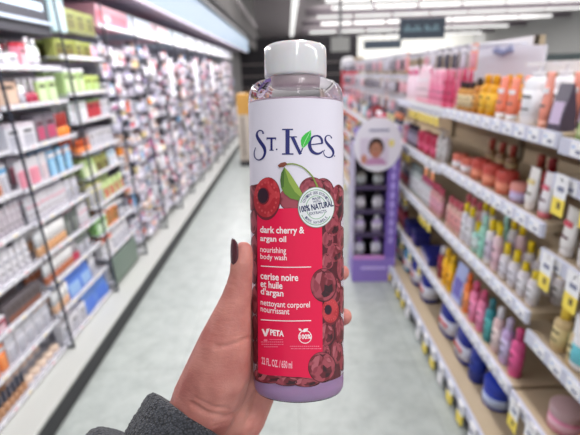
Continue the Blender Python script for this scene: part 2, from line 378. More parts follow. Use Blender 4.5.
bay_rows = {
 0: [ [('polish', (TN, NV, TN), .026, .085, .026, 9), ('jar', ((240, 206, 184), (244, 220, 200), w_), .05, .045, .05, 7)],
      [('card_pack', ((240, 130, 60), w_, (240, 150, 90)), .05, .12, .03, 4), ('card_pack', (w_, (225, 225, 235), gy), .06, .1, .03, 6)],
      [('box', ((196, 70, 96), w_, (230, 200, 210)), .06, .06, .05, 4), ('palette', ((112, 104, 108), (96, 84, 84), (150, 100, 82)), .26, .1, .04, 1)],
      [('box', ((206, 202, 214), w_, (236, 232, 240)), .07, .1, .05, 4), ('tube', (w_, w_, gy), .04, .12, .03, 7)],
      [('tube', ((212, 204, 212), (242, 240, 244), (200, 190, 200)), .03, .13, .03, 18)],
      [('lipstick', ((176, 116, 86), (250, 248, 248), w_), .035, .11, .035, 12), ('card_pack', (w_, (120, 180, 225), gy), .06, .11, .03, 3)],
      [('card_pack', ((196, 214, 236), (130, 185, 226), w_), .08, .13, .03, 7)],
      [('box', ((200, 176, 160), (90, 84, 88), (216, 190, 174)), .2, .13, .06, 3)],
      [('box', (w_, gy, (225, 225, 240)), .1, .1, .08, 6)] ],
 1: [ [('box', (w_, w_, gy), .08, .09, .05, 3), ('pouch', ((110, 150, 225), w_, (90, 130, 225)), .14, .13, .06, 2)],
      [('lipstick', ((232, 190, 156), (250, 250, 250), w_), .034, .10, .034, 4), ('pouch', ((96, 136, 226), (80, 120, 220), (160, 195, 240)), .12, .12, .05, 2), ('card_pack', (w_, w_, gy), .07, .13, .03, 3)],
      [('lipstick', ((196, 120, 86), (252, 252, 252), w_), .034, .11, .034, 7), ('polish', ((196, 70, 96), w_, w_), .03, .1, .03, 2), ('card_pack', ((150, 155, 152), (120, 126, 122), gy), .07, .12, .03, 4)],
      [('lipstick', ((226, 176, 130), (252, 252, 252), w_), .034, .12, .034, 7), ('card_pack', ((90, 98, 94), (110, 116, 112), (130, 136, 132)), .07, .13, .03, 2), ('tube', (w_, (230, 150, 166), (235, 180, 194)), .035, .13, .03, 4)],
      [('tube', (w_, (235, 228, 236), (235, 180, 194)), .035, .13, .03, 9), ('card_pack', (w_, (225, 225, 235), gy), .07, .12, .03, 4)],
      [('card_pack', (w_, w_, (232, 150, 168)), .09, .15, .03, 2), ('card_pack', (w_, w_, (216, 200, 206)), .07, .15, .03, 1), ('card_pack', ((120, 186, 226), w_, (160, 206, 236)), .075, .16, .03, 3)],
      [('box', (w_, (225, 215, 225), gy), .1, .1, .06, 2), ('box', ((130, 120, 130), (110, 105, 116), (196, 80, 116)), .09, .12, .06, 2), ('polish', ((240, 140, 60), (225, 80, 70), w_), .04, .11, .03, 3)],
      [('box', ((205, 172, 150), (92, 86, 92), (216, 190, 170)), .17, .12, .06, 1), ('bottle', ((232, 232, 226), w_, gy), .04, .14, .04, 1), ('polish', ((160, 40, 70), w_, (160, 40, 70)), .045, .15, .04, 2), ('box', ((190, 214, 150), w_, (214, 230, 190)), .08, .12, .05, 3)],
      [('bottle', ((236, 236, 242), (90, 185, 236), w_), .065, .18, .05, 2), ('box', (w_, w_, gy), .09, .06, .05, 1), ('box', ((214, 130, 150), (200, 50, 66), (226, 190, 196)), .07, .1, .05, 1), ('bottle', ((205, 216, 210), w_, w_), .05, .12, .04, 2)] ],
 2: [ [('box', (w_, gy, w_), .06, .1, .05, 3)],
      [('box', ((240, 236, 236), (236, 120, 90), w_), .05, .1, .05, 3), ('pouch', (w_, w_, gy), .07, .12, .04, 4)],
      [('box', ((160, 215, 130), w_, (230, 250, 220)), .07, .1, .05, 2), ('box', ((240, 150, 80), w_, (160, 120, 70)), .08, .13, .05, 2), ('box', ((110, 120, 140), w_, w_), .05, .1, .05, 2)],
      [('card_pack', ((235, 225, 150), w_, gy), .06, .12, .03, 3), ('pouch', ((205, 225, 160), (236, 190, 190), (200, 120, 100)), .08, .1, .04, 4)],
      [('pouch', (GR, w_, (230, 240, 200)), .08, .12, .04, 2), ('pouch', (OL, w_, (110, 100, 60)), .09, .09, .04, 2), ('pouch', ((200, 220, 235), w_, w_), .06, .1, .04, 3)],
      [('polish', ((240, 140, 70), (235, 110, 60), w_), .05, .07, .04, 3), ('box', (w_, gy, gy), .06, .1, .05, 5)],
      [('card_pack', ((200, 215, 210), w_, w_), .07, .15, .03, 3), ('box', ((190, 60, 70), (120, 150, 100), (190, 60, 70)), .08, .15, .05, 2), ('box', (w_, gy, gy), .06, .12, .05, 3)],
      [('box', (GR, w_, (220, 235, 190)), .08, .12, .05, 3), ('box', ((190, 210, 110), (200, 215, 130), GR), .09, .09, .05, 2), ('polish', ((120, 120, 120), (90, 90, 95), gy), .03, .1, .03, 3)],
      [('box', (OL, (170, 180, 90), (110, 100, 50)), .1, .16, .06, 4), ('bottle', ((235, 160, 190), w_, (240, 180, 205)), .04, .14, .04, 3)] ],
}
def left_bay(i):
    y0, y1 = BY[i], BY[i+1]; d = ('without', '')[0]
    t = empty('wall_display_bay', (-1.3, y0, .125), 0, 'white cosmetics display bay with stacked pale trays, %s' % ('nearest on the left' if i == 0 else 'farthest on the left' if i == NB-1 else '%s from the near end at left' % od(i)), 'display shelf', 'left wall cosmetics bays')
    L = y1-y0
    MB().box(-.5, -.47, 0, L, 0, 1.84, mat((236, 234, 242), .5, noise=.04, nscale=10, name='back_panel')).build('back_panel', t)
    for k, z in enumerate(LEFTZ[i] if i < 3 else []):
        lean = .035*(z-.1)
        s = MB().box(-.47, .10-lean, .008, L-.008, z-.119, z-.110, m_tray)
        s.box(.10-lean, .106-lean, .008, L-.008, z-.124, z-.100, m_tray)
        so = s.build('tray', t)
        tg = MB().box(.106-lean, .1066-lean, .008, L-.008, z-.121, z-.103, m_white); n = 5
        for q in range(n):
            yy = .04+q*(L-.1)/n
            tg.box(.106-lean, .1075-lean, yy, yy+.05, z-.122, z-.102, m_tagw).box(.1075-lean, .108-lean, yy+.008, yy+.03, z-.115, z-.109, [m_ink, mat((220, 90, 120), .5, name='tag_ink_pink'), mat((240, 210, 110), .5, name='tag_ink_yellow')][(q+k) % 3])
        tg.build('price_strip', so)
    # dark edged post at the far side of the bay, its foot on the plinth
    if i < NB-1:
        p = MB().slab((.135, L, -.0), (.08, L, 1.80), .008, .010, m_dark)
        p.slab((.135, L, .006), (.06, L, .006), .008, .01, m_dark)
        tag(p.build('post', t), 'thin dark upright post')
        tag(MB().add([(-.46, L-.002, .0), (.13, L-.002, .0), (.08, L-.002, 1.8), (-.46, L-.002, 1.8), (-.46, L+.002, .0), (.13, L+.002, .0), (.08, L+.002, 1.8), (-.46, L+.002, 1.8)],
            [(0, 1, 2, 3), (7, 6, 5, 4), (0, 4, 5, 1), (1, 5, 6, 2), (2, 6, 7, 3), (3, 7, 4, 0)], mat((235, 240, 245), .05, trans=1, ior=1.02, alpha=.35, name='clear_divider')).build('side_divider', t), 'clear divider panel')
    # lit header of the bay
    hc = {0: ((66, 66, 74), (205, 225, 246)), 1: ((70, 70, 78), (206, 226, 246)), 2: ((176, 200, 206), (200, 216, 220)), 3: ((236, 170, 184), (250, 110, 130)), 4: ((206, 218, 232), (240, 244, 250)), 5: ((236, 196, 204), (250, 225, 222)), 6: ((210, 226, 234), (232, 242, 246))}.get(i, ((226, 226, 236), (240, 240, 244)))
    dark = i in (0, 1)
    z0 = 1.55 if dark else 1.66
    if i != 2:
        ho = MB().box(-.47, .04, .01, L-.01, z0, 1.80, mat(hc[0], .4, emit=(0 if dark else .03), name='header_board')).build('header', t)
        f = MB()
        if dark: f.box(.04, .042, .03, L-.05, 1.665, 1.70, mat(hc[1], .4, emit=.7, name='header_lit_band')).box(.04, .055, .005, L-.005, 1.60, 1.615, mat((206, 220, 240), .3, name='header_edge'))
        else: f.box(.04, .042, .03, L-.03, 1.69, 1.76, mat(hc[1], .4, emit=.1, name='header_lit_band'))
        if i >= 3:
            f.box(.04, .06, .01, L-.01, 1.655, 1.672, mat((255, 250, 252), .4, emit=.3, name='header_light_tube'))
            f.box(.0421, .0425, .1, .25, 1.70, 1.75, mat((240, 190, 200) if i == 3 else (200, 205, 225), .4, emit=.2, name='header_print'))
        f.build('lit_sign', ho)
    else:
        MB().box(-.2, .05, .0, .16, 1.58, 1.82, mat(hc[0], .4, emit=.15, name='pale_blue_board')).build('header', t)
        MB().box(-.47, .04, .17, L-.01, 1.585, 1.60, m_tray).build('top_tray', t)
        for q_ in range(3):
            item('box', (OL, (160, 166, 84), (110, 106, 60)), .12, .13, .06, (-1.3+.01, y0+.24+.125*q_, 1.71), PI/2, uniq('olive green box on the very top tray, %s from near end, third left bay' % od(q_)), 'goods on the left display trays')
    if i == 2:
        tag(MB().box(.10, .112, .04, L-.12, .02, .20, mat((112, 130, 118), .4, name='green_grey_panel')).build('front_panel', t), 'dull green panel with white top')
    if i in (5, 7, 9):
        tag(MB().box(.10, .15, .2, .215, 1.12, 1.50, mat((236, 236, 240), .4, name='white_fin')).build('fin', t), 'white upright fin')
    # goods
    if i >= 3:
        for half in range(2):
            ya, yb = (y0+.015, y0+L/2-.01) if half == 0 else (y0+L/2+.005, y1-.015)
            z = .15+rnd.uniform(0, .06); k = 0; far = i >= 8
            while z < 1.62:
                gap = rnd.choice((.10, .125, .15)) if not far else rnd.choice((.13, .16))
                if z+gap > 1.76: break
                lean = .035*(z-.1)
                MB().box(-.47, .085-lean, ya-y0, yb-y0, z-.118, z-.112, m_tray).build('tray', t)
                spec = []; acc = 0
                while acc < yb-ya:
                    kd = choose(('box', 'tube', 'bottle', 'card_pack', 'jar', 'polish', 'lipstick', 'pouch', 'squat_bottle', 'pump_bottle', 'spray_bottle'))
                    W = rnd.choice((.03, .04, .05)) if not far else rnd.choice((.05, .07))
                    H = gap*rnd.choice((.7, .85, .95)); cnt = rnd.choice((1, 1, 2))
                    spec.append((kd, (pick(), pick(), pick()), W, round(H, 2), .04, cnt)); acc += cnt*(W*1.08+.003); USED[kd] = USED.get(kd, 0)+cnt
                side_ = ('near half', 'far half')[half]
                run_row('L', '%s tray up, %s, %s' % (od(k), side_, BN[i]), ya, yb, z, -1.3+.07-lean+rnd.uniform(-.03, .02), spec, 'goods on the left display trays', True, 1, jitter=.5)
                z += gap; k += 1
    for k, z in enumerate(LEFTZ[i] if i < 3 else []):
        lean = .035*(z-.1)
        xf = -1.3+.085-lean
        if i in bay_rows:
            gp = (LEFTZ[i]+[1.70])[k+1]-z
            spec = [(a_, b_, c_, (d_ if a_ in ('jar', 'palette') else round(min(d_*1.3, gp-.03), 3)), e_, f_) for a_, b_, c_, d_, e_, f_ in bay_rows[i][k]]
        else:
            spec = []; acc = 0; gap = (LEFTZ[i]+[1.74])[k+1]-z
            hmax = gap*.92
            while acc < L:
                kd = rnd.choice(('box', 'tube', 'bottle', 'card_pack', 'jar', 'polish', 'card_pack', 'lipstick', 'pouch'))
                cnt = rnd.choice((1, 2, 2, 3)); W = rnd.choice((.035, .045, .06)) if kd in ('tube', 'bottle', 'polish', 'lipstick') else rnd.choice((.06, .075, .09))
                if i >= 8: W, cnt = rnd.choice((.09, .12)), rnd.choice((1, 2))
                H = hmax*rnd.choice((.7, .85, .95)) if kd != 'jar' else min(.08, hmax*.6)
                c1, c2, c3 = pick(), pick(), pick()
                if i == 3 and k == 8: kd, W, cnt = 'bottle', .045, 2; c1 = rnd.choice([(60, 60, 50), (190, 190, 80), (70, 170, 150), (220, 150, 200), (180, 160, 225), (235, 160, 190)])
                spec.append((kd, (c1, c2, c3), W, round(H, 2), .04, cnt)); acc += cnt*(W*1.08+.003)
        run_row('L', SHW[k]+', '+BN[i], y0+.02, y1-.02, z, xf, spec, 'goods on the left display trays', simple=(i > 2), ranks=(2 if i < 3 else 1), depthstep=.1, jitter=(.12 if i < 3 else .45))
for i in range(NB): left_bay(i)

# lit canopy over the left display
cn = empty('display_canopy', (-1.3, 4, 1.995), 0, 'pale blue glowing canopy running above the left wall display', 'canopy')
tag(MB().box(.24, .27, -3.4, 8.0, 0, .30, mat((186, 206, 228), .35, emit=.30, name='canopy_fascia')).build('fascia', cn), 'pale blue glowing front board')
tag(MB().box(-.5, .24, -3.4, 8.0, .02, .05, mat((150, 136, 152), .6, name='canopy_soffit')).build('underside', cn), 'mauve grey underside')
MB().box(.22, .30, -3.4, 8.0, .30, .315, mat((52, 54, 60), .4, name='canopy_dark_rim')).build('dark_rim', cn)
MB().box(.18, .24, -3.4, 8.0, .315, .39, mat((214, 214, 220), .4, name='canopy_top_rail')).build('top_rail', cn)
MB().box(.2, .235, -3.4, 8.0, -.005, .02, mat((250, 240, 250), .4, emit=.6, name='canopy_light_tube')).build('light_tube', cn)

# end cap of the left run
ec = empty('end_cap_stand', (-.84, 6.95, 0), 0, 'narrow beige end stand with amber top at the far end of the left display', 'display stand')
MB().box(0, .2, 0, .4, .08, .83, mat((186, 176, 164), .5, noise=.1, nscale=8, name='beige_stand')).box(.06, .10, -.01, 0, .15, .8, mat((130, 122, 118), .5, noise=.15, nscale=30, name='beige_goods')).build('body', ec)
MB().box(0, .2, 0, .4, .83, 1.15, mat((186, 140, 66), .5, noise=.2, nscale=10, name='amber_board')).build('top_board', ec)
MB().box(0, .45, -.05, .42, 0, .08, m_kick).build('base', ec)

# ------------------------------------------------------------------ RIGHT GONDOLA
RB = [(.32, 1.22), (1.22, 2.16), (2.16, 3.1), (3.1, 4.04), (4.04, 4.98), (4.98, 5.92), (5.92, 6.86)]
RZ = [[.12, .35, .60, .90, 1.14, 1.245], [.12, .36, .66, .975, 1.255]] + [[.12, .36, .66, .96, 1.25]] + [[.12, .36, .66, .96]]*4
RNM = ['nearest', 'second', 'third', 'fourth', 'fifth', 'sixth', 'farthest']
def right_bay(i):
    y0, y1 = RB[i]; L = y1-y0
    t = empty('gondola_bay', (1.0, y0, 0), 0, 'beige metal shelving bay with white price rails, %s on the right of the aisle' % RNM[i], 'shelving', 'right gondola bays')
    top = 1.46 if i < 2 else 1.58
    MB().box(.20, .23, 0, L, .1, top, m_tan).build('back_panel', t)
    b = MB().box(-.30, .2, 0, L, .085, .12, m_tan).box(-.29, .2, 0, L, 0, .085, m_kick)
    bo = b.build('base_deck', t)
    bo2 = MB().box(-.312, -.30, 0, L, .08, .125, m_rail).build('price_rail', bo)
    for q in range(int(L/.12)):
        yy = .04+q*.12
        tg = MB().box(-.325, -.315, yy, yy+.045, .07, .125, m_tagw).box(-.327, -.316, yy, yy+.045, .02, .07, m_yel if q % 3 else m_tagw)
        tg.box(-.3275, -.3265, yy+.01, yy+.035, .085, .1, m_ink)
        tg.build('price_tag', bo)
    xfs = -.22
    for k, z in enumerate(RZ[i]):
        if k == 0: continue
        xf = -.21 if z > .5 else -.23
        s = MB().box(xf, .2, .004, L-.004, z-.028, z, m_tan).build('shelf', t)
        MB().box(xf-.012, xf, .004, L-.004, z-.042, z+.004, m_rail).build('price_rail', s)
        n = int(L/.085)
        for q in range(n):
            yy = .02+q*.085
            tm = MB().box(xf-.0145, xf-.012, yy, yy+.055, z-.038, z, m_tagw).box(xf-.015, xf-.0145, yy+.008, yy+.03, z-.03, z-.02, m_ink).box(xf-.015, xf-.0145, yy+.035, yy+.05, z-.018, z-.008, mat((190, 205, 235), .5, name='tag_pale_blue'))
            tm.build('price_tag', s)
        # hanging sale tags
        hang = []
        if i == 0 and k in (3, 4): hang = [.05+.125*j for j in range(7)]
        elif i == 0 and k == 1: hang = [.1+.1*j for j in range(8)]
        elif i == 2: hang = {1: [.1, .3, .5, .7], 2: [.05, .13, .2, .55], 3: [.05, .16, .55, .65], 4: [.06, .14, .22, .30, .38, .46, .54]}.get(k, [])
        elif i > 2: hang = [.15, .4, .7]
        for j, yy in enumerate(hang):
            big = i == 0
            w2 = .055 if big else .05; hh = .05 if big else .042
            x_ = xf-.03 if big else xf-.022
            c2 = m_yel if not (i == 2 and k == 3 and j < 2) else mat((250, 160, 110), .5, name='tag_orange')
            tg = MB().box(x_, x_+.0015, yy, yy+w2, z-.01-hh*.9, z+.012, m_tagw).box(x_, x_+.0015, yy, yy+w2, z-.01-hh*1.9, z-.01-hh*.9, c2)
            tg.box(x_-.0006, x_, yy+.01, yy+.04, z-.035, z-.02, m_ink).box(x_-.0006, x_, yy+.015, yy+.03, z-.085 if big else z-.075, z-.065, mat((120, 100, 60), .5, name='tag_ink_brown'))
            tg.box(x_, xf-.012, yy+.02, yy+.03, z-.005, z+.003, m_tagw)
            tg.build('sale_tag', s)
    if i:
        MB().box(.185, .2, 0, L, top-.05, top, mat((235, 236, 240), .4, name='top_rail')).build('top_rail', t)
    for yy in (0, L):
        MB().box(.18, .2, yy-.012 if yy else 0, yy+(.012 if not yy else 0), .1, top, mat((120, 108, 92), .5, name='upright')).build('upright', t)
for i in range(7): right_bay(i)

PK = (236, 120, 155); PKL = (240, 176, 196); CO = (240, 130, 100); MU = (226, 160, 20); LV = (200, 190, 226); MT = (160, 225, 205); YE = (248, 216, 30); MAR = (140, 40, 60); COB = (30, 40, 140)
def R(row, i, k, spec, xf=None, ranks=1, y0=.03, simple=False, ds=.09):
    z = RZ[i][k]; X = (1.0-.21 if z > .5 else .77) if xf is None else xf
    if k == 0: X = .755
    run_row('R', row, RB[i][0]+y0, RB[i][1]-.02, z, X+.012, spec, 'goods on the right shelves', simple, ranks, ds)
n2 = 'second right bay'; n1 = 'nearest right bay'; n3 = 'third right bay'
# second bay (fills most of the right of the picture)
R('top shelf, '+n2, 1, 4, [('pouch', ((70, 60, 80), w_, (200, 180, 210)), .06, .14, .05, 1), ('tube', ((238, 150, 130), (236, 170, 150), w_), .05, .17, .04, 1),
    ('pump_bottle', ((240, 240, 246), w_, (238, 238, 244)), .10, .21, .07, 1), ('tube', (CO, (240, 240, 244), w_), .058, .155, .045, 2), ('bottle', (MU, MU, (240, 190, 60)), .05, .16, .05, 2), ('bottle', ((190, 120, 40), (60, 50, 50), (210, 150, 70)), .045, .15, .045, 1), ('bottle', ((200, 140, 60), (40, 36, 44), (220, 200, 160)), .04, .13, .04, 3), ('tube', (PK, (200, 60, 100), PKL), .05, .165, .04, 2)], y0=.05, ranks=2)
R('fourth shelf up, '+n2, 1, 3, [('tube', ((240, 236, 240), (226, 120, 130), (230, 120, 140)), .06, .15, .045, 1), ('tube', ((242, 238, 236), (235, 225, 220), (240, 220, 150)), .06, .15, .045, 1), ('jar', ((200, 160, 200), (226, 150, 140), LV), .08, .07, .07, 1), ('jar', ((216, 110, 90), (200, 80, 70), (240, 150, 120)), .085, .09, .08, 3),
    ('jar', ((236, 190, 190), (226, 120, 100), w_), .075, .07, .07, 2), ('bottle', ((236, 210, 200), CO, w_), .05, .09, .05, 2), ('pump_bottle', ((206, 200, 196), (210, 206, 214), (225, 218, 212)), .055, .17, .05, 3)], y0=.05)
for q, yy in enumerate((1.50, 1.57, 1.78, 1.87, 1.97)):
    item('squat_bottle', ((126, 92, 62), (150, 60, 50), (176, 150, 110)) if q else ((150, 30, 40), (130, 30, 36), (190, 60, 60)), .06, .15, .05, (.95, yy, RZ[1][3]), -PI/2, uniq('brown glass bottle with reddish lid, %s behind the coral jars, second right bay' % od(q)), 'goods on the right shelves')
R('middle shelf, '+n2, 1, 2, [('bottle', ((238, 232, 240), YE, w_), .045, .13, .04, 2), ('squat_bottle', ((236, 230, 236), YE, (230, 226, 236)), .05, .15, .045, 2), ('bottle', ((244, 214, 224), YE, (240, 200, 214)), .045, .2, .04, 1), ('bottle', ((240, 238, 244), YE, (214, 204, 224)), .045, .2, .04, 1), ('bottle', ((170, 226, 206), (180, 230, 220), MT), .042, .19, .04, 1), ('squat_bottle', ((176, 226, 216), YE, (230, 240, 240)), .05, .14, .045, 1),
    ('bottle', ((232, 228, 240), YE, w_), .045, .19, .04, 2), ('bottle', ((236, 190, 180), (226, 110, 130), (240, 170, 170)), .045, .17, .04, 3), ('bottle', ((226, 150, 170), (200, 70, 110), PKL), .045, .17, .04, 3)], y0=.04, ranks=2)
R('second shelf up, '+n2, 1, 1, [('bottle', ((226, 90, 150), (210, 70, 130), (226, 90, 150)), .05, .2, .045, 1), ('bottle', ((196, 170, 216), (200, 190, 220), LV), .05, .2, .045, 1), ('bottle', ((222, 190, 190), w_, (226, 206, 204)), .05, .2, .045, 1), ('bottle', ((50, 140, 150), (60, 120, 130), (80, 170, 170)), .05, .2, .045, 1), ('bottle', ((236, 130, 170), (220, 90, 130), (236, 140, 180)), .055, .2, .045, 2), ('bottle', ((240, 130, 60), (240, 120, 50), (240, 150, 90)), .045, .2, .045, 1), ('pouch', ((170, 180, 226), (150, 150, 220), (110, 100, 180)), .1, .2, .06, 1),
    ('bottle', ((246, 190, 20), (246, 196, 40), (240, 170, 20)), .05, .2, .045, 2), ('bottle', (MAR, (222, 218, 230), MAR), .055, .19, .05, 3)], y0=.04)
R('base shelf, '+n2, 1, 0, [('jar', ((36, 66, 190), (36, 60, 180), (190, 205, 240)), .12, .12, .11, 1), ('bottle', ((34, 50, 150), (34, 50, 150), (40, 60, 160)), .08, .215, .07, 1), ('jug', (COB, (60, 60, 120), (222, 224, 240)), .15, .225, .10, 4)], y0=.12)
# third bay
R('top shelf, '+n3, 2, 4, [('tube', ((206, 66, 110), (226, 90, 130), (180, 50, 90)), .055, .19, .04, 2), ('tube', ((238, 140, 176), (240, 160, 190), PKL), .055, .19, .04, 3), ('tube', ((240, 214, 224), PKL, w_), .055, .2, .04, 3), ('card_pack', ((244, 226, 236), (230, 100, 150), (240, 214, 226)), .09, .22, .04, 3)], y0=.02, ranks=2)
R('fourth shelf up, '+n3, 2, 3, [('pump_bottle', ((196, 190, 190), (180, 176, 180), (216, 212, 212)), .055, .18, .05, 2), ('jar', ((200, 50, 90), (190, 40, 80), (226, 90, 130)), .09, .12, .08, 3), ('bottle', ((110, 100, 120), (60, 50, 60), (190, 180, 200)), .05, .14, .05, 3), ('box', ((226, 130, 150), w_, (220, 190, 200)), .08, .14, .05, 4)], ranks=1)
R('middle shelf, '+n3, 2, 2, [('bottle', ((226, 170, 170), (226, 100, 130), PKL), .045, .17, .045, 3), ('bottle', ((220, 220, 226), (226, 110, 150), w_), .045, .17, .045, 3), ('bottle', ((206, 214, 214), (150, 160, 160), w_), .045, .2, .045, 4), ('bottle', ((150, 146, 156), w_, (190, 80, 90)), .06, .15, .05, 3)])
R('second shelf up, '+n3, 2, 1, [('box', ((36, 40, 120), (36, 40, 120), (180, 170, 200)), .22, .05, .14, 1), ('box', ((40, 40, 110), (30, 34, 100), (90, 60, 140)), .12, .1, .1, 2), ('bottle', ((150, 50, 70), w_, (190, 80, 100)), .06, .18, .05, 3), ('bottle', ((150, 170, 190), (200, 60, 60), w_), .05, .16, .05, 3)])
R('base shelf, '+n3, 2, 0, [('jug', (COB, (60, 60, 120), (220, 222, 236)), .15, .225, .10, 2), ('jug', ((60, 150, 200), (80, 170, 220), w_), .14, .21, .09, 2), ('bottle', ((150, 60, 80), w_, (200, 120, 130)), .06, .18, .05, 2)], y0=.03)
# nearest bay
R('top shelf, '+n1, 0, 5, [('pouch', ((120, 140, 80), w_, (190, 200, 150)), .07, .10, .05, 1)], y0=.80)
R('fifth shelf up, '+n1, 0, 4, [('jar', ((240, 236, 240), (236, 232, 236), (226, 206, 216)), .06, .06, .05, 6)], y0=.3)
R('fourth shelf up, '+n1, 0, 3, [('jar', ((226, 200, 190), w_, w_), .07, .09, .06, 1), ('tube', ((240, 238, 236), (240, 236, 236), (222, 90, 110)), .06, .15, .045, 4)], y0=.46)
R('third shelf up, '+n1, 0, 2, [('bottle', ((236, 232, 240), w_, w_), .09, .2, .07, 2), ('squat_bottle', ((216, 190, 140), (236, 200, 60), (226, 206, 150)), .055, .16, .05, 5)], y0=.36)
R('second shelf up, '+n1, 0, 1, [('jar', ((240, 232, 228), (228, 140, 60), w_), .10, .085, .1, 1), ('jar', ((240, 236, 234), (214, 150, 110), w_), .10, .085, .1, 1), ('jar', ((236, 140, 180), (190, 160, 164), (240, 190, 205)), .10, .085, .1, 1), ('jar', ((232, 214, 210), (126, 84, 70), w_), .10, .09, .1, 1)], y0=.40, xf=.785)
item('jar', ((246, 246, 250), (246, 246, 250), (110, 205, 220)), .12, .17, .1, (.86, 1.02, .602), 0, uniq('big white tub with a teal band beside tan shelf edge, lower right'), 'goods on the right shelves')
# further bays: random goods
palR = [(236, 150, 170), (200, 60, 90), (226, 222, 230), (190, 190, 200), (110, 120, 140), (60, 60, 80), (140, 190, 200), (236, 226, 170), (170, 60, 70), (240, 150, 110), (216, 206, 222), (80, 90, 160)]
for i in range(3, 7):
    for k in range(4):
        spec = []; acc = 0
        while acc < .9:
            W = rnd.choice((.06, .08, .09)); kd = rnd.choice(('bottle', 'box', 'tube', 'pump_bottle', 'jar', 'card_pack'))
            spec.append((kd, (rnd.choice(palR), rnd.choice(palR), rnd.choice(palR)), W, .18 if kd != 'jar' else .1, .05, 2)); acc += 2*(W*1.08+.003)
        R(['base shelf', 'second shelf up', 'middle shelf', 'fourth shelf up', 'top shelf'][k]+', '+RNM[i]+' right bay', i, k, spec, simple=True)
# hook-hung packets on the back panels of the far bays
for i in range(2, 7):
    levs = [1.43] if i == 2 else [1.43, 1.27, 1.12]
    hx = .93 if i == 2 else .85
    for lv, zz in enumerate(levs):
        for q in range(7):
            y = RB[i][0]+.08+q*.125
            c = rnd.choice([(176, 172, 186), (96, 90, 106), (216, 176, 186), (210, 206, 218), (130, 60, 84), (236, 140, 104), (214, 210, 222), (72, 68, 82), (150, 146, 160), (206, 202, 214)])
            item('card_pack', (c, (226, 226, 232), rnd.choice([(196, 192, 204), (120, 112, 124), (216, 150, 164), (70, 66, 78)])), .085, .125, .03, (hx, y, zz), -PI/2, uniq('%s carded packet, %s from near end, %s hanging row, %s right bay' % (cname(c), od(q), ['top', 'middle', 'low'][lv], RNM[i])), 'packets hanging on the right gondola', True)
            MB().tube([(1.2, y, zz+.118), (hx-.03, y, zz+.118), (hx-.035, y, zz+.126)], .003, m_rail, 6).build('hook', bpy.data.objects['gondola_bay.%03d' % i], (-1.0, -RB[i][0], 0))

# header sign on top of the right gondola
hs = empty('header_sign', (1.2, 2.45, 1.56), 0, 'white header board with blue-grey script standing on the right gondola', 'sign')
def extr(pts, x0, x1, m, mb=None):
    mb = mb or MB(); n = len(pts)
    return mb.add([(x0, y, z) for y, z in pts]+[(x1, y, z) for y, z in pts], [tuple(range(n)), tuple(range(2*n-1, n-1, -1))]+[(k, (k+1) % n, n+(k+1) % n, n+k) for k in range(n)], m)
extr([(-.40, -.2), (.44, -.2), (.44, .0), (.2, 0), (-.40, -.03)], -.03, -.018, mat((224, 226, 240), .45, name='sign_board')).build('board', hs)
sq = MB(); pts = []
for k in range(60):
    t_ = k/59; pts.append((-.034, .10-.22*t_, -.04+.016*math.sin(t_*38)+.008*math.sin(t_*9)))
sq.tube(pts, .006, mat((150, 158, 196), .5, name='script_ink'), 6)
sq.build('script', hs)

# ------------------------------------------------------------------ purple floor display
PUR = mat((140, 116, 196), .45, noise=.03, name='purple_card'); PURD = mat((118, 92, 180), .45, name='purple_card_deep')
dy = 2.72
d = empty('cardboard_floor_display', (.565, dy, 0), math.radians(-3), 'purple cardboard floor display with round white header and shelves of bottles', 'display stand')
MB().box(-.15, .15, 0, .3, 0, .19, PUR).box(-.09, .09, -.002, 0, .10, .118, mat((200, 180, 236), .5, name='pale_print')).build('base', d)
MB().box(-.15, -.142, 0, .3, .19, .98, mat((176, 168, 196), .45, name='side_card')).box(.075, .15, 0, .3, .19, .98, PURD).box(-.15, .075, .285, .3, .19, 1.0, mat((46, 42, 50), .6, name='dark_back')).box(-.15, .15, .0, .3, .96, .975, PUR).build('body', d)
v = MB()
for q in range(9): v.box(.098, .125, -.0015, 0, .30+.065*q, .30+.065*q+.045, mat((176, 158, 224), .5, name='vertical_print'))
v.build('side_lettering', d)
MB().box(-.15, .15, .01, .02, .90, 1.10, PUR).build('header_board', d)
for z in (.19, .36, .53, .70):
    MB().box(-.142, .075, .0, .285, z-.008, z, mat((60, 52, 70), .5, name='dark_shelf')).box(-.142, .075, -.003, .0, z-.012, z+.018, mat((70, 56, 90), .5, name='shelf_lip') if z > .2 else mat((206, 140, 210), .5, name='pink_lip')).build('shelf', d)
def disc(mb, cx, cz, rx, rz_, y0, y1, m, n=40):
    mb.add([(cx+rx*math.cos(2*PI*k/n), y0, cz+rz_*math.sin(2*PI*k/n)) for k in range(n)]+[(cx+rx*math.cos(2*PI*k/n), y1, cz+rz_*math.sin(2*PI*k/n)) for k in range(n)],
           [tuple(range(n)), tuple(range(2*n-1, n-1, -1))]+[(k, (k+1) % n, n+(k+1) % n, n+k) for k in range(n)], m)
    return mb
hd = disc(MB(), .0, .990, .155, .175, -.012, -.004, mat((222, 220, 232), .45, name='header_disc')).build('round_header', d)
pr = MB().box(-.115, .07, -.0135, -.012, .86, 1.035, mat((206, 196, 216), .5, name='photo_ground'))
disc(pr, -.012, .975, .050, .062, -.0145, -.0135, mat((60, 40, 38), .5, name='hair')); disc(pr, -.012, .955, .037, .050, -.0155, -.0145, mat((176, 122, 100), .5, name='printed_skin'))
pr.add([(-.085, -.014, .86), (.065, -.014, .86), (.03, -.014, .905), (-.055, -.014, .905)], [(0, 1, 2, 3)], mat((186, 136, 176), .5, name='printed_top'))
for q in (-1, 1): disc(pr, -.012+q*.014, .963, .0055, .003, -.016, -.0155, mat((40, 30, 30), .5, name='eye')); disc(pr, -.012+q*.014, .975, .009, .0022, -.016, -.0155, mat((50, 34, 32), .5, name='brow'))
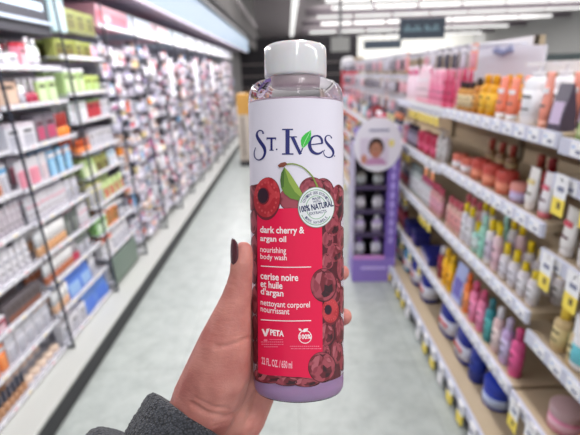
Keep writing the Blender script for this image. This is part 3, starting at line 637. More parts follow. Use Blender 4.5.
disc(pr, -.012, .946, .004, .007, -.016, -.0155, mat((156, 102, 84), .5, name='nose')); disc(pr, -.012, .930, .013, .0042, -.016, -.0155, mat((170, 70, 80), .5, name='mouth'))
disc(pr, -.088, .90, .02, .03, -.0145, -.0135, mat((190, 130, 110), .5, name='printed_hand'))
disc(pr, .085, 1.0, .018, .024, -.0145, -.0135, mat((230, 216, 130), .5, name='yellow_flower'))
pr.build('portrait_print', hd)
MB().box(-.06, .07, -.0135, -.012, 1.075, 1.092, mat((150, 150, 176), .5, name='grey_print')).build('lettering_line', hd)
for r_, z in enumerate((.19, .36, .53, .70)):
    for q in range(2):
        c = [((200, 196, 216), (150, 110, 190), (226, 222, 236)), ((190, 170, 216), w_, (222, 214, 232)), ((176, 172, 184), (60, 50, 60), (226, 222, 232)), ((120, 116, 110), (50, 46, 50), (190, 196, 200))][r_]
        xx = .565+(-.095 if q == 0 else .025); 
        item('bottle', c, .07, .135, .05, (xx, dy+.06, z), 0, uniq('pale labelled bottle on the %s of the %s shelf of the purple display' % (('left', 'right')[q], ['lowest', 'second', 'third', 'top'][r_])), 'bottles on the purple display')

# ------------------------------------------------------------------ far store
def hang_sign(y, u0, u1, v0, v1, label, dots):
    def on(u, v_):
        r = M3 @ Vector(((u-290)/F, (217.5-v_)/F, -1)); return Vector((0, 0, 1.45))+r*(y/r.y)
    a, b = on(u0, v0), on(u1, v1)
    t = empty('hanging_sign', ((a.x+b.x)/2, y, b.z), 0, label, 'sign')
    W, H = b.x-a.x, a.z-b.z
    MB().box(-W/2, W/2, -.02, .02, 0, H, mat((66, 76, 90), .5, name='slate_board')).build('board', t)
    MB().box(-W*.3, -W*.29, -.005, .005, H, 4.5-b.z, m_rail).box(W*.3, W*.31, -.005, .005, H, 4.5-b.z, m_rail).build('hanger', t)
    if dots:
        l = MB(); x = -W*.40; k = 0
        l.box(-W*.40, -W*.02, -.022, -.02, H*.42, H*.46, mat((130, 160, 172), .5, name='sign_print'))
        l2 = l
        while x < W*.38:
            ww = W*.045*(1+.4*math.sin(k*2.3)); hh = H*(.22+.1*math.sin(k*1.7))
            if k == 7: l.build('lettering', t); l = MB().box(x+ww, W*.38, -.022, -.02, H*.42, H*.46, mat((130, 160, 172), .5, name='sign_print'))
            if k != 7: l.box(x, x+ww*.7, -.024, -.02, H*.38, H*.38+hh, mat((130, 160, 172), .5, name='sign_print'))
            x += ww*1.25; k += 1
        l.build('lettering', t)
hang_sign(9.0, 400, 444, 19, 38, 'dark slate aisle sign with faint pale lettering hanging at right', True)
hang_sign(14.0, 364, 401, 41, 48, 'small dark sign hanging farther off beyond the right gondola', False)
# far white box sign by the cap, red stand, beige column, dark fixtures
fs = empty('square_sign', (2.05, 17.5, 2.15), 0, 'square pale grey sign hanging behind the bottle cap on the right', 'sign')
MB().box(-.36, .36, -.05, .05, 0, .52, mat((214, 214, 212), .5, name='pale_sign')).build('board', fs)
MB().box(-.06, .06, -.02, .02, .52, 2.35, mat((190, 190, 194), .5, name='sign_stem')).build('stem', fs)
rs = empty('promotional_stand', (1.35, 10.0, 0), 0, 'red promotional stand with white top far down the aisle', 'display stand')
MB().box(-.14, .2, -.15, .15, 0, 1.45, mat((214, 30, 52), .45, noise=.1, nscale=6, name='red_card')).box(-.1, .16, -.155, -.15, .9, 1.02, mat((240, 225, 225), .5, name='pale_print')).build('body', rs)
MB().lathe([(.16, 1.45), (.17, 1.5), (.15, 1.68), (.08, 1.74)], mat((225, 222, 226), .5, name='white_top'), 16).build('top', rs)
bp_ = empty('beige_panel', (1.75, 11, 0), 0, 'narrow beige end panel standing behind the red stand', 'panel')
MB().box(-.1, .1, 0, .5, 0, 1.75, mat((190, 168, 138), .6, noise=.05, name='beige_column')).build('board', bp_)
MB().box(-.12, .12, -.02, .52, 0, .08, m_kick).build('foot', bp_)
fx = empty('dark_shelving', (-.3, 20, 0), 0, 'tall dark shelving across the far end of the aisle', 'shelving')
MB().box(-1.9, 3.4, 0, .6, 0, 2.9, mat((58, 54, 60), .6, noise=.3, nscale=3, name='dark_fixture')).build('body', fx)
for q in range(4): MB().box(-1.8, 3.3, -.05, 0, .3+.5*q, .36+.5*q, mat((150, 140, 140), .5, name='fixture_shelf')).build('shelf', fx)
fg = empty('far_gondola', (4.6, 8.5, 0), 0, 'long grey shelving standing beyond the right gondola', 'shelving')
MB().box(-1.6, 6, 0, .5, 0, 1.42, mat((200, 200, 204), .6, noise=.1, nscale=4, name='far_fixture')).build('body', fg)
MB().box(-.8, 1.6, .0, .4, 1.42, 1.62, mat((86, 96, 98), .6, noise=.5, nscale=9, name='dark_goods')).build('goods', fg)

# ------------------------------------------------------------------ HELD BOTTLE (local frame: x right, y away from viewer, z up the bottle; origin at its base)
az = Vector((-.0119, 1, .083)).normalized(); ay = Vector((0, 0, -1)); ay = (ay-az*ay.dot(az)).normalized(); ax = ay.cross(az)
LB = Matrix((ax, ay, az)).transposed()
ZB = .1275
LBM = Matrix.Translation(Vector((.0050, 0, -.30))-az*ZB) @ LB.to_4x4()
A, B = .0331, .0225
bt = empty('body_wash_bottle', (0, 0, 0), 0, 'body wash bottle with cherry label and frosted cap held up in the hand', 'bottle')
bt.matrix_world = CAM @ LBM
inv = LBM.inverted()
def onlab(u, v, off=.0):          # label layout point -> surface of the bottle
    o_ = inv @ Vector((0, 0, 0)); r = (inv.to_3x3() @ Vector(((u-290)/F, (217.5-v)/F, -1)))
    a, b = A+off, B+off
    qa = (r.x/a)**2+(r.y/b)**2; qb = 2*(o_.x*r.x/a/a+o_.y*r.y/b/b); qc = (o_.x/a)**2+(o_.y/b)**2-1
    D = qb*qb-4*qa*qc
    t_ = (-qb-math.sqrt(D))/(2*qa) if D > 0 else -qb/(2*qa)
    p = o_+r*t_
    return p.x, p.z
def wrapxz(x, z, off):
    xx = max(-.9995*A, min(.9995*A, x)); y = -B*math.sqrt(1-(xx/A)**2)
    n = Vector((xx/A/A, y/B/B, 0)).normalized()
    return Vector((xx, y, z))+n*off
def wrapmesh(bm, off):
    xs = [v_.co.x for v_ in bm.verts]
    x = math.floor(min(xs)/.0012)*.0012
    while x < max(xs):
        bmesh.ops.bisect_plane(bm, geom=bm.verts[:]+bm.edges[:]+bm.faces[:], plane_co=(x, 0, 0), plane_no=(1, 0, 0)); x += .0012
    for v_ in bm.verts: v_.co = wrapxz(v_.co.x, v_.co.z, off)
    return bm
class Art:
    def __init__(s): s.bm = bmesh.new(); s.mats = []
    def put(s, pts, m, lev):       # polygon in label layout units
        if m not in s.mats: s.mats.append(m)
        bm = bmesh.new(); vs = [bm.verts.new((x, 0, z)) for x, z in (onlab(u, v) for u, v in pts)]
        f = bm.faces.new(vs); bmesh.ops.triangulate(bm, faces=[f]); s.join(bm, m, lev)
    def join(s, bm, m, lev):
        if m not in s.mats: s.mats.append(m)
        wrapmesh(bm, .00012+lev*.00005); i = s.mats.index(m)
        me = bpy.data.meshes.new('tmp'); bm.to_mesh(me); bm.free(); k = len(s.bm.faces)
        s.bm.from_mesh(me); bpy.data.meshes.remove(me); s.bm.faces.ensure_lookup_table()
        for f in s.bm.faces[k:]: f.material_index = i
    def ell(s, cx, cy, rx, ry, m, lev, rot=0, n=28, a0=0, a1=360):
        pts = []
        full = a1-a0 >= 360
        for k in range(n if full else n+1):
            a = math.radians(a0+(a1-a0)*k/n); x, y = rx*math.cos(a), ry*math.sin(a); q = math.radians(rot)
            pts.append((cx+x*math.cos(q)-y*math.sin(q), cy+x*math.sin(q)+y*math.cos(q)))
        s.put(pts, m, lev)
    def stroke(s, pts, ws, m, lev, closed=False, sub=5):
        P_ = [Vector(p) for p in pts]; out = []; n = len(P_)
        for i in range(n-1):
            p0, p1, p2, p3 = P_[max(i-1, 0)], P_[i], P_[i+1], P_[min(i+2, n-1)]
            for q in range(sub):
                t_ = q/sub
                c = .5*((2*p1)+(p2-p0)*t_+(2*p0-5*p1+4*p2-p3)*t_*t_+(3*p1-p0-3*p2+p3)*t_**3)
                out.append((c, ws[i]*(1-t_)+ws[i+1]*t_))
        out.append((P_[-1], ws[-1]))
        for i in range(len(out)-1):
            (a, wa), (b, wb_) = out[i], out[i+1]
            da = (out[min(i+1, len(out)-1)][0]-out[max(i-1, 0)][0]).normalized(); db_ = (out[min(i+2, len(out)-1)][0]-a).normalized()
            na, nb = Vector((-da.y, da.x)), Vector((-db_.y, db_.x))
            quad = [tuple(a+na*wa/2), tuple(b+nb*wb_/2), tuple(b-nb*wb_/2), tuple(a-na*wa/2)]
            s.put(quad, m, lev)
    def text(s, body, u0, u1, v0, v1, m, lev, bold=.0, rot=0):
        c = bpy.data.curves.new('t', 'FONT'); c.body = body; c.offset = bold; c.resolution_u = 3
        o = bpy.data.objects.new('t', c); COL.objects.link(o)
        bpy.context.view_layer.update()
        me = bpy.data.meshes.new_from_object(o.evaluated_get(bpy.context.evaluated_depsgraph_get()))
        bpy.data.objects.remove(o); bpy.data.curves.remove(c)
        bm = bmesh.new(); bm.from_mesh(me); bpy.data.meshes.remove(me)
        xs = [q.co.x for q in bm.verts]; ys = [q.co.y for q in bm.verts]
        x0, z0 = onlab(u0, (v0+v1)/2); x1, _ = onlab(u1, (v0+v1)/2)
        _, zt = onlab((u0+u1)/2, v0); _, zb = onlab((u0+u1)/2, v1)
        sx = (x1-x0)/(max(xs)-min(xs)); sz = (zt-zb)/(max(ys)-min(ys))
        cxm, czm = (x0+x1)/2, (zt+zb)/2; ra = math.radians(rot)
        for q in bm.verts:
            lx = (q.co.x-min(xs))*sx-(x1-x0)/2; lz = (q.co.y-min(ys))*sz-(zt-zb)/2
            q.co = Vector((cxm+lx*math.cos(ra)-lz*math.sin(ra), 0, czm+lx*math.sin(ra)+lz*math.cos(ra)))
        s.join(bm, m, lev)
    def arctext(s, body, cx, cy, r, a0, a1, h, m, lev, flip=False):
        n = len(body)
        for k, ch in enumerate(body):
            if ch == ' ': continue
            a = math.radians(a0+(a1-a0)*k/(n-1)); u = cx+r*.9*math.cos(a); v = cy-r*math.sin(a)
            rot = math.degrees(a)-90 if not flip else math.degrees(a)+90
            s.text(ch, u-h*.33, u+h*.33, v-h/2, v+h/2, m, lev, .01, rot)
    def build(s, name, parent):
        me = bpy.data.meshes.new(name); s.bm.normal_update()
        for f in s.bm.faces:
            c = f.calc_center_median()
            if f.normal.dot(Vector((c.x, c.y, 0))) < 0: f.normal_flip()
        s.bm.to_mesh(me); s.bm.free()
        for m in s.mats: me.materials.append(m)
        o = bpy.data.objects.new(name, me); COL.objects.link(o); o.parent = parent
        return o
def body_prof(prof, m, n=72, ratio=B/A):
    return MB().lathe(prof, m, n, ratio)
H0 = .2235     # shoulder top
shell = body_prof([(A*.86, 0), (A*.95, .0012), (A*.99, .004), (A, .008), (A, .2090), (A*.992, .2125), (A*.965, .2160), (A*.91, .2190), (A*.82, .2213), (A*.70, .2226), (A*.62, .2235), (A*.60, .2245)],
                  mat((238, 228, 236), .04, trans=1, ior=1.22, name='clear_plastic')).build('shell', bt)
tag(shell, 'clear plastic shell')
liq = body_prof([(A*.84, .0012), (A*.93, .003), (A*.975, .008), (A*.975, .1985)], mat((196, 168, 210), .3, noise=.03, nscale=40, sss=.2, name='pearly_liquid')).build('liquid', bt)
tag(liq, 'pearly lilac body wash')
up = body_prof([(A*.972, .1987), (A*.968, .2070), (A*.93, .2082)], mat((190, 174, 188), .3, name='shoulder_liquid')).build('shoulder_fill', bt)
MB().lathe([(.0150, .2170), (.0155, .2195), (.0155, .2240), (.0150, .2255)], mat((214, 206, 206), .25, name='neck_plastic'), 40, .9).build('neck', bt)
cap = MB().lathe([(.0205, .2243), (.0214, .2250), (.0216, .2262), (.02145, .2400), (.0213, .2437), (.0207, .2450), (.0192, .2459), (.012, .2461)], mat((216, 216, 220), .22, noise=.02, sss=.3, name='frosted_cap', coat=.6), 64, .74).build('cap', bt)
tag(cap, 'frosted white flip cap')
# label
z_top = onlab(297, 98.0)[1]; z_bot = onlab(300, 384.3)[1]
lm = mat((226, 222, 236), .33, noise=.015, nscale=30, name='label_white', coat=.35)
lab = MB(); n = 90
vs = []; fs = []
for k in range(n+1):
    a = math.radians(-176+172*k/n)
    for z in (z_bot, z_top):
        vs.append(((A+.0001)*math.cos(a), (B+.0001)*math.sin(a), z))
for k in range(n): fs.append((2*k, 2*k+2, 2*k+3, 2*k+1))
label = lab.add(vs, fs, lm, True).build('label', bt); tag(label, 'printed wrap label')
def am(c, rough=.35): return mat(c, rough, name='print_ink', coat=.3)
navy = am((34, 38, 110)); red = am((228, 6, 72)); redd = am((196, 10, 58)); whi = am((250, 236, 240))
# cherry background
def cm(c0, c1):
    m = bpy.data.materials.new('cherry_print'); m.use_nodes = True; nt = m.node_tree; b_ = nt.nodes['Principled BSDF']
    tc = nt.nodes.new('ShaderNodeTexCoord'); n_ = nt.nodes.new('ShaderNodeTexNoise'); n_.inputs['Scale'].default_value = 110; n_.inputs['Detail'].default_value = .4; n_.inputs['Distortion'].default_value = 1.0
    cr = nt.nodes.new('ShaderNodeValToRGB'); e = cr.color_ramp.elements; e[0].position = .44; e[0].color = lin(c0); e[1].position = .56; e[1].color = lin(c1)
    nt.links.new(tc.outputs['Object'], n_.inputs['Vector']); nt.links.new(n_.outputs['Fac'], cr.inputs['Fac']); nt.links.new(cr.outputs['Color'], b_.inputs['Base Color'])
    b_.inputs['Roughness'].default_value = .35; b_.inputs['Coat Weight'].default_value = .3
    return m
A1 = Art(); dk = am((82, 22, 36)); c_mid = cm((112, 30, 44), (160, 70, 84)); c_hi = cm((176, 92, 104), (140, 52, 68)); c_dk = cm((48, 12, 24), (96, 26, 40)); c_red = cm((176, 34, 48), (196, 56, 66)); c_pit = am((46, 16, 38)); c_rim = am((112, 28, 44)); c_lt = am((196, 112, 118))
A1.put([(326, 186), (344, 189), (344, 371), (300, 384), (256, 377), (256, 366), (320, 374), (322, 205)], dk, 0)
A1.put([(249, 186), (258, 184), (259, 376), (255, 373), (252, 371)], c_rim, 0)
def cherry(cx, cy, rx, ry, lev=2, rot=0, mid=None, hi=True):
    A1.ell(cx, cy, rx, ry, c_dk, lev, rot); A1.ell(cx-.5, cy-.4, rx*.93, ry*.94, mid or c_mid, lev+1, rot)
    if hi:
        r_ = random.Random(int(cx*31+cy*7)); w1 = r_.uniform(-.2, .2)
        A1.put([(cx+rx*a, cy+ry*b) for a, b in [(-.72, -.3+w1), (-.5, -.68), (-.12, -.8), (-.3, -.3), (-.38, .25), (-.6, .45), (-.78, .1)]], c_hi, lev+2)
        A1.put([(cx+rx*a, cy+ry*b) for a, b in [(.05, -.1+w1), (.35, .05), (.62, -.1), (.68, .3), (.4, .62), (0, .72), (-.2, .5), (.02, .3)]], c_dk, lev+2)
        A1.put([(cx+rx*a, cy+ry*b) for a, b in [(.1, -.72), (.5, -.6), (.66, -.3), (.4, -.34), (.2, -.5)]], c_hi, lev+2)
        A1.put([(cx+rx*a, cy+ry*b) for a, b in [(-.25, -.9), (.0, -.66), (.3, -.9), (.05, -.8)]], dk, lev+3)
def slice_(cx, cy, rx, ry, lev=4, rot=0):
    A1.ell(cx+.3, cy+1.2, rx*1.05, ry*1.05, c_rim, lev, rot); A1.ell(cx, cy, rx, ry*.97, c_red, lev+1, rot)
    for k in range(18):
        a = k*PI/9; A1.ell(cx+rx*.74*math.cos(a), cy+ry*.74*math.sin(a), rx*.07, ry*.06, am((204, 78, 84)), lev+2, 0, 8)
    A1.ell(cx-rx*.26, cy-ry*.07, rx*.46, ry*.42, c_rim, lev+2); A1.ell(cx-rx*.3, cy-ry*.09, rx*.4, ry*.36, c_pit, lev+3)
for (cx, cy, rx, ry) in [(338, 205, 6, 19), (333, 226, 8, 11), (341, 238, 4, 12), (328, 240, 6, 9), (335, 253, 8, 10), (327, 262, 7, 9), (341, 268, 4, 13), (336, 292, 6, 14), (342, 300, 2.5, 14), (340, 330, 4.5, 14), (327, 334, 8, 12), (337, 352, 6, 13), (342, 362, 2.5, 9), (325, 352, 6, 8)]:
    cherry(cx, cy, rx, ry, 1)
for (cx, cy, rx, ry) in [(270, 378, 15, 5.5), (288, 381, 14, 5), (306, 382, 14, 5), (259, 374, 5, 5)]: cherry(cx, cy, rx, ry, 1)
for (cx, cy, rx, ry) in [(252.6, 198, 5, 13), (254, 222, 4, 12), (254.5, 248, 3.6, 13), (254.5, 272, 3.6, 12), (255, 300, 3.4, 14), (255, 328, 3.2, 13), (255.5, 352, 3, 12)]: cherry(cx, cy, rx, ry, 1, hi=False)
cherry(291, 199, 12, 12, 1, hi=False); cherry(312, 190, 13, 13, 2); cherry(323, 192, 11, 14, 1); cherry(338, 196, 6, 11.5, 3)
slice_(330, 310.5, 8.2, 12.5, 5)
cherry(323.5, 285, 13.2, 17, 6); cherry(322, 367, 14, 15.5, 6)
slice_(267.2, 197.5, 12.8, 20.5, 6, 4)
A1.build('cherry_picture', label)
A2 = Art()
A2.put([(257.5, 213), (258, 208.5), (290, 208.2), (321.5, 207.5), (322, 240), (322.5, 378), (300, 376.8), (280, 375.5), (258.5, 372.5)], red, 5)
tag(A2.build('red_panel', label), 'bright crimson text panel')
# slices in front of the panel
A1 = Art(); slice_(267.2, 197.5, 12.8, 20.5, 7, 4); tag(A1.build('cherry_slice_print', label), 'cut cherry with dark stone')
A1 = Art(); cherry(323.5, 285, 13.2, 17, 7); A1.build('whole_cherry_print', label)
A1 = Art(); cherry(322, 367, 14, 15.5, 7); A1.build('whole_cherry_print', label)
A4 = Art(); gl = am((104, 140, 52)); gd = am((70, 104, 40)); gl2 = am((146, 170, 74))
A4.put([(284.5, 167), (281.5, 173), (280.5, 180), (281.5, 188), (285, 194), (291, 198.5), (301, 201), (303, 199), (302, 193), (298, 186), (293, 178), (289, 172)], gl, 11)
A4.put([(284.5, 167), (289, 172), (293, 178), (298, 186), (302, 193), (303, 199), (295, 192), (289, 182)], gl2, 12)
A4.put([(284.5, 167), (281.5, 173), (280.5, 180), (281.5, 188), (284, 187), (283.5, 178)], gd, 12)
A4.stroke([(286, 164.5), (294, 164), (303, 167.5), (311, 175), (315, 182), (317.5, 188)], [1.6, 1.3, 1.2, 1.3, 1.5, 1.8], am((128, 150, 62)), 12)
A4.put([(278, 165.5), (281, 163), (285.5, 162), (287.5, 164), (284, 167), (279.5, 167.5)], am((126, 66, 48)), 13)
tag(A4.build('leaf_and_stem', label), 'green leaf and stem')
# seal
A5 = Art(); sx, sy = 315.8, 207.3
A5.ell(sx, sy, 18, 20.4, am((104, 132, 110)), 12, n=48); A5.ell(sx, sy, 17.4, 19.8, am((226, 228, 232)), 13, n=48)
def ring(rx, ry, m, lev, th=.7, a0=0, a1=360):
    pts = [(sx+rx*math.cos(math.radians(a0+(a1-a0)*k/30)), sy+ry*math.sin(math.radians(a0+(a1-a0)*k/30))) for k in range(31)]
    A5.stroke(pts, [th]*31, m, lev, sub=1)
gr = am((110, 170, 120))
ring(15.6, 17.6, gr, 14, .7, 195, 345); ring(15.6, 17.6, gr, 14, .7, 30, 155); ring(9.8, 11.5, gr, 14, .6, 190, 350); ring(9.8, 11.5, gr, 14, .6, 25, 160)
sn = am((40, 46, 92)); sg = am((92, 100, 128))
A5.text('100% NATURAL', 299.2, 332.6, 203.2, 209.6, sn, 15, .035, 9)
A5.text('EXTRACTS', 309, 326, 211, 213.8, sg, 15, .02, 8); A5.text('MADE', 312, 320, 197.2, 199.6, sg, 15, .02, 4); A5.text('WITH', 312.5, 320, 200.4, 202.6, sg, 15, .02, 4)
A5.arctext('CONTIENT DES EXTRAITS', sx, sy, 14.6, 158, 28, 2.7, sg, 15); A5.arctext('100% NATURELS', sx, sy+.4, 14.6, 222, 318, 2.7, sg, 15, True)
tag(A5.build('round_seal', label), 'round white seal reading 100% natural')
# brand lettering, traced as pen strokes
A6 = Art()
def q(x, y): return (240+x/5.273, 110+y/5.273)
def st(pts, ws, m=navy, lev=3, sub=5): A6.stroke([q(*p) for p in pts], [a*1.22/5.273 for a in ws], m, lev, sub=sub)
st([(124, 126), (119, 112), (104, 108), (92, 120), (92, 140), (108, 168), (127, 196), (133, 224), (122, 252), (100, 264), (81, 252), (76, 226), (84, 198)], [8, 5, 5, 7, 12, 15, 15, 11, 8, 5, 4, 4, 3])
st([(141, 149), (191, 149)], [7, 7]); st([(143, 146), (143, 160)], [4, 2]); st([(189, 146), (189, 160)], [4, 2]); st([(167, 149), (167, 212)], [9, 9]); st([(156, 212), (179, 212)], [4, 4])
A6.ell(*q(194, 208), .85, .85, navy, 3, n=12)
st([(222, 103), (280, 103)], [6, 6]); st([(251, 103), (251, 232)], [18, 18]); st([(222, 232), (282, 232)], [6, 6])
st([(258, 142), (300, 142)], [5, 5]); st([(276, 142), (319, 234)], [15, 13], sub=1); st([(317, 234), (332, 196)], [5, 5])
lf = am((60, 190, 70))
A6.put([q(*p) for p in [(374, 106), (345, 124), (326, 144), (320, 162), (322, 182), (328, 202), (340, 196), (356, 180), (370, 156), (375, 130)]], lf, 4)
A6.stroke([q(372, 110), q(346, 160), q(329, 200)], [.25, .35, .3], am((210, 240, 210)), 5)
st([(368, 184), (400, 180), (432, 176)], [4, 5, 6]); st([(432, 178), (430, 156), (418, 140), (400, 136), (381, 144), (369, 164), (367, 190), (378, 216), (400, 230), (422, 228), (438, 214)], [9, 10, 8, 6, 8, 12, 15, 14, 11, 8, 3])
st([(482, 150), (476, 138), (462, 134), (450, 144), (450, 162), (465, 184), (484, 206), (491, 228), (482, 246), (464, 250), (446, 240), (440, 222), (446, 210)], [6, 4, 4, 6, 9, 12, 12, 9, 6, 5, 4, 3, 3])
A6.ell(*q(497, 243), .6, .6, navy, 3, n=10)
tag(A6.build('brand_lettering', label), 'navy blue serif lettering with a green leaf')
# panel text
A7 = Art(); T = A7.text
T('dark cherry &', 260.7, 304.3, 226.6, 235.6, whi, 8, .022); T('argan oil', 260.7, 286.3, 235.8, 243.4, whi, 8, .022)
T('nourishing', 260.9, 286.2, 247.0, 254.6, whi, 8, .008); T('body wash', 260.9, 286.8, 254.4, 261.4, whi, 8, .008)
T('cerise noire', 261, 298.2, 273.8, 280.6, whi, 8, .022); T('et huile', 261, 282.6, 281.2, 288.2, whi, 8, .022); T("d'argan", 261.2, 283.6, 288.8, 297.6, whi, 8, .022)
T('nettoyant corporel', 261.2, 309.8, 301.4, 309.2, whi, 8, .008); T('nourrissant', 261.2, 289.4, 307.8, 313.4, whi, 8, .008)
for (v_) in (266.2, 319.8):
    A7.stroke([(261.3, v_-.3), (286, v_+.9), (311, v_+.6)], [.9, .9, .9], whi, 8)
T('PETA', 270.5, 284, 329.8, 335.8, whi, 8, .04)
A7.put([(262, 328.8), (264, 328.8), (265.8, 333), (267, 328.6), (270, 328.4), (267, 336), (265, 336)], whi, 8)
A7.ell(266, 340, 2, 1.1, am((240, 120, 150)), 8, n=12)
for k, (a, b) in enumerate([(270, 283), (261.5, 284), (262, 283.5), (264.5, 278)]):
    yy = 338.9+k*2.4; x = a
    while x < b-1:
        ww = 1+((k*7+int(x*3)) % 3)*.5; A7.put([(x, yy), (min(b, x+ww), yy), (min(b, x+ww), yy+.8), (x, yy+.8)], am((238, 120, 150)), 8); x += ww+.5
pts = [(305+6.3*math.cos(2*PI*k/24-1.1), 336.6+6.3*math.sin(2*PI*k/24-1.1)) for k in range(25)]
A7.stroke(pts, [.8]*25, whi, 8, sub=1); T('100%', 299.6, 311, 334, 338.8, whi, 8, .03)
A7.put([(302, 331), (304, 328.4), (308, 328), (307, 331), (304, 332)], whi, 9); A7.put([(302, 331), (299, 330), (298.5, 328), (301, 328.6)], whi, 9)
for k in range(2):
    x = 290+k; yy = 345.6+k*2.4; b = 320.5
    while x < b-1:
        ww = 1+((k*5+int(x*3)) % 3)*.5; A7.put([(x, yy), (x+ww, yy), (x+ww, yy+.8), (x, yy+.8)], am((238, 120, 150)), 8); x += ww+.5
T('22 FL. OZ. / 650 ml', 262.2, 292.2, 359.6, 367.0, am((248, 190, 205)), 8, .02)
tag(A7.build('panel_text', label), 'white product text')

# ------------------------------------------------------------------ HAND (one continuous body) + sleeve
pe = empty('person', (0, 0, 0), 0, 'person whose left hand in a dark grey fleece sleeve holds up the bottle', 'person')
pe.matrix_world = CAM
def PX(u, v, d_): return Vector(((u-290)/F*d_, (217.5-v)/F*d_, -d_))
hb_ = bmesh.new()
def chain(pts):
    P_ = [(PX(u, v, d_), r) for u, v, d_, r in pts]
    for (a, ra), (b, rb) in zip(P_[:-1], P_[1:]):
        L = (b-a).length; n = max(2, int(L/(min(ra, rb)*.22)))
        for k in range(n+1):
            t_ = k/n; bmesh.ops.create_icosphere(hb_, subdivisions=2, radius=ra*(1-t_)+rb*t_, matrix=Matrix.Translation(a.lerp(b, t_)))
chain([(243.5, 250.5, .286, .0066), (242, 262, .286, .0082), (241, 277, .287, .0084), (236.5, 299, .289, .0108), (231, 320, .292, .0145), (225, 345, .297, .0196), (219, 370, .305, .0242), (208, 398, .318, .0270), (196, 426, .330, .0262), (180, 456, .338, .0262)])
chain([(238, 322, .315, .0130), (236, 350, .322, .0180), (232, 380, .330, .0215), (222, 410, .336, .0240), (205, 440, .342, .0245)])
chain([(250, 318, .346, .0100), (250, 345, .352, .0140), (250, 372, .356, .0185), (250, 393, .352, .0215), (238, 416, .346, .0235), (220, 444, .346, .0245)])
chain([(236, 302, .300, .0110), (246, 306, .335, .0095), (254, 312, .350, .0090)])
# four fingers curl behind the bottle; two tips show past its right edge
chain([(252, 298, .346, .0092), (284, 270, .350, .0086), (312, 250, .348, .0080), (328, 243, .341, .0070)])
chain([(254, 318, .350, .0096), (288, 296, .354, .0088), (322, 280, .351, .0082), (338, 273.5, .337, .0074), (341.5, 272.5, .327, .0066)])
chain([(254, 342, .353, .0094), (290, 332, .357, .0086), (324, 322, .354, .0082), (340, 317.5, .338, .0076), (343.5, 316.5, .324, .0070)])
chain([(252, 368, .356, .0090), (284, 364, .358, .0078), (312, 358, .355, .0072), (328, 353, .346, .0064)])
hm = bpy.data.meshes.new('hand'); hb_.to_mesh(hm); hb_.free()
def skin():
    m = bpy.data.materials.new('skin'); m.use_nodes = True; nt = m.node_tree; b = nt.nodes['Principled BSDF']
    tc = nt.nodes.new('ShaderNodeTexCoord')
    n1_ = nt.nodes.new('ShaderNodeTexNoise'); n1_.inputs['Scale'].default_value = 55; n1_.inputs['Detail'].default_value = 5
    cr = nt.nodes.new('ShaderNodeValToRGB'); e = cr.color_ramp.elements
    e[0].position = .34; e[0].color = lin((178, 108, 101)); e[1].position = .68; e[1].color = lin((202, 138, 127))
    nt.links.new(tc.outputs['Object'], n1_.inputs['Vector']); nt.links.new(n1_.outputs['Fac'], cr.inputs['Fac']); nt.links.new(cr.outputs['Color'], b.inputs['Base Color'])
    b.inputs['Roughness'].default_value = .5; b.inputs['Subsurface Weight'].default_value = .25; b.inputs['Subsurface Radius'].default_value = (.006, .002, .001); b.inputs['Subsurface Scale'].default_value = .6
    vo = nt.nodes.new('ShaderNodeTexVoronoi'); vo.inputs['Scale'].default_value = 900
    n2_ = nt.nodes.new('ShaderNodeTexNoise'); n2_.inputs['Scale'].default_value = 160; n2_.inputs['Detail'].default_value = 6
    mp = nt.nodes.new('ShaderNodeMapping'); mp.inputs['Scale'].default_value = (1, 3.2, 1); mp.inputs['Rotation'].default_value = (0, 0, .5)
    nt.links.new(tc.outputs['Object'], vo.inputs['Vector']); nt.links.new(tc.outputs['Object'], mp.inputs['Vector']); nt.links.new(mp.outputs['Vector'], n2_.inputs['Vector'])
    ad = nt.nodes.new('ShaderNodeMath'); ad.operation = 'MULTIPLY_ADD'; ad.inputs[1].default_value = .25
    nt.links.new(vo.outputs['Distance'], ad.inputs[0]); nt.links.new(n2_.outputs['Fac'], ad.inputs[2])
    bp = nt.nodes.new('ShaderNodeBump'); bp.inputs['Strength'].default_value = .35; bp.inputs['Distance'].default_value = .0012
    nt.links.new(ad.outputs[0], bp.inputs['Height']); nt.links.new(bp.outputs['Normal'], b.inputs['Normal'])
    return m
hm.materials.append(skin())
ho = bpy.data.objects.new('hand', hm); COL.objects.link(ho); ho.parent = pe
rm = ho.modifiers.new('remesh', 'REMESH'); rm.mode = 'VOXEL'; rm.voxel_size = .0013; rm.use_smooth_shade = True
sm_ = ho.modifiers.new('smooth', 'SMOOTH'); sm_.factor = .6; sm_.iterations = 9
tag(ho, 'bare left hand')
# freeze the modifiers, then press in the palm creases
bpy.context.view_layer.update()
me2 = bpy.data.meshes.new_from_object(ho.evaluated_get(bpy.context.evaluated_depsgraph_get()))
ho.modifiers.clear(); ho.data = me2
def crease(pts, depth, width):
    Q = [Vector(p) for p in pts]
    for v_ in me2.vertices:
        d_ = -v_.co.z
        if d_ > .335: continue
        p = Vector((290+F*v_.co.x/d_, 217.5-F*v_.co.y/d_)); best = 9e9
        for a, b in zip(Q[:-1], Q[1:]):
            ab = b-a; t_ = max(0, min(1, (p-a).dot(ab)/ab.length_squared)); best = min(best, (p-a-ab*t_).length)
        if best < width*3: v_.co -= v_.normal*depth*math.exp(-(best/width)**2)
crease([(216, 347), (228, 346), (240, 342), (250, 337)], .0009, 1.8)
crease([(222, 282), (229, 284), (234, 285)], .0004, 1.3)
crease([(192, 404), (208, 414), (226, 417), (240, 412), (252, 400), (258, 388)], .0012, 2.4)
crease([(196, 398), (212, 407), (228, 409)], .0006, 1.8)
me2.update()
for f_ in me2.polygons: f_.use_smooth = True
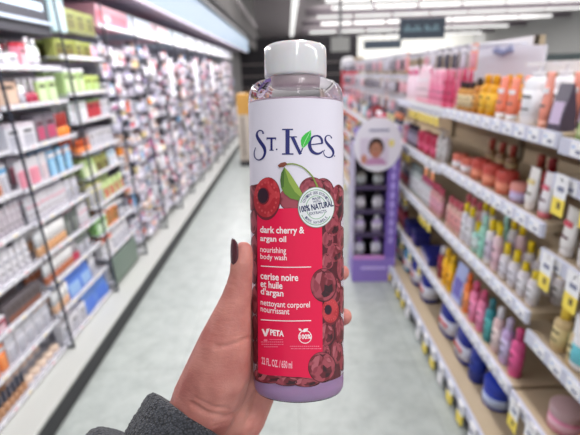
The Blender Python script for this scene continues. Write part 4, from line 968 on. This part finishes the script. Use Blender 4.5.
# thumb nail
nb_ = MB(); vs = []; fs = []; nu, nv = 9, 12
c0 = PX(242.6, 252, .286)
for i in range(nv+1):
    s_ = i/nv; z_ = -1+2*s_
    for k in range(nu+1):
        a = math.radians(166+(256-166)*k/nu)     # wraps the left side of the thumb tip
        half = math.sqrt(max(0, 1-abs(z_)**3))
        aa = math.radians(211)+(a-math.radians(211))*max(.25, half)
        rr = .0077+.0003*math.sin(PI*s_)
        vs.append((c0.x+rr*math.cos(aa)*(1-.06*(z_ > .4)*(z_-.4)/.6), c0.y+z_*.0088+.0006, c0.z+rr*math.sin(aa)*-1*1.0))
for i in range(nv):
    for k in range(nu): fs.append((i*(nu+1)+k, i*(nu+1)+k+1, (i+1)*(nu+1)+k+1, (i+1)*(nu+1)+k))
nl = nb_.add(vs, fs, mat((84, 30, 42), .22, noise=.6, nscale=1600, bump=.3, bscale=2000, name='glitter_nail_polish', coat=.8), True).build('thumb_nail', ho)
sl = nl.modifiers.new('thick', 'SOLIDIFY'); sl.thickness = .0006; sl.offset = 0
tag(nl, 'dark maroon glitter nail')
# sleeve
axd = Vector((-.55, -.84, .5)).normalized(); base = PX(202, 427, .325)
u_ = axd.cross(Vector((0, 0, 1))).normalized(); w2_ = axd.cross(u_).normalized()
px = .322/F
def fleece():
    m = bpy.data.materials.new('terry_fleece'); m.use_nodes = True; nt = m.node_tree; b = nt.nodes['Principled BSDF']
    tc = nt.nodes.new('ShaderNodeTexCoord'); vo = nt.nodes.new('ShaderNodeTexVoronoi'); vo.inputs['Scale'].default_value = 620
    nt.links.new(tc.outputs['Object'], vo.inputs['Vector'])
    cr = nt.nodes.new('ShaderNodeValToRGB'); e = cr.color_ramp.elements; e[0].color = lin((76, 80, 90)); e[1].color = lin((30, 32, 38)); e[1].position = .75
    nt.links.new(vo.outputs['Distance'], cr.inputs['Fac']); nt.links.new(cr.outputs['Color'], b.inputs['Base Color']); b.inputs['Roughness'].default_value = .95
    b.inputs['Sheen Weight'].default_value = .15
    bp = nt.nodes.new('ShaderNodeBump'); bp.invert = True; bp.inputs['Strength'].default_value = 1; bp.inputs['Distance'].default_value = .0016
    nt.links.new(vo.outputs['Distance'], bp.inputs['Height']); nt.links.new(bp.outputs['Normal'], b.inputs['Normal'])
    return m
prof = [(0, 46), (-3, 54), (-2, 60), (3, 63), (10, 63), (20, 62), (30, 62), (38, 61), (42, 60), (43, 66), (44, 76), (47, 84), (52, 88), (62, 90), (80, 90), (100, 88), (130, 86), (170, 84), (220, 80)]
vs = []; fs = []; n = 160
den = []
for (t0, r0), (t1, r1) in zip(prof[:-1], prof[1:]):
    k = max(1, int(math.hypot(t1-t0, r1-r0)/1.6))
    den += [(t0+(t1-t0)*j/k, r0+(r1-r0)*j/k) for j in range(k)]
den.append(prof[-1])
for (t_, r) in den:
    for k in range(n):
        a = 2*PI*k/n
        rr = r*(1+.012*math.sin(a*9+t_*.05))+rnd.uniform(-.9, .9)
        p = base+axd*t_*px+u_*rr*px*math.cos(a)+w2_*rr*px*.82*math.sin(a); vs.append(p)
for j in range(len(den)-1):
    for k in range(n): fs.append((j*n+k, j*n+(k+1) % n, (j+1)*n+(k+1) % n, (j+1)*n+k))
slv = MB().add(vs, fs, fleece(), True).build('sleeve', pe); tag(slv, 'dark grey terry fleece sleeve')
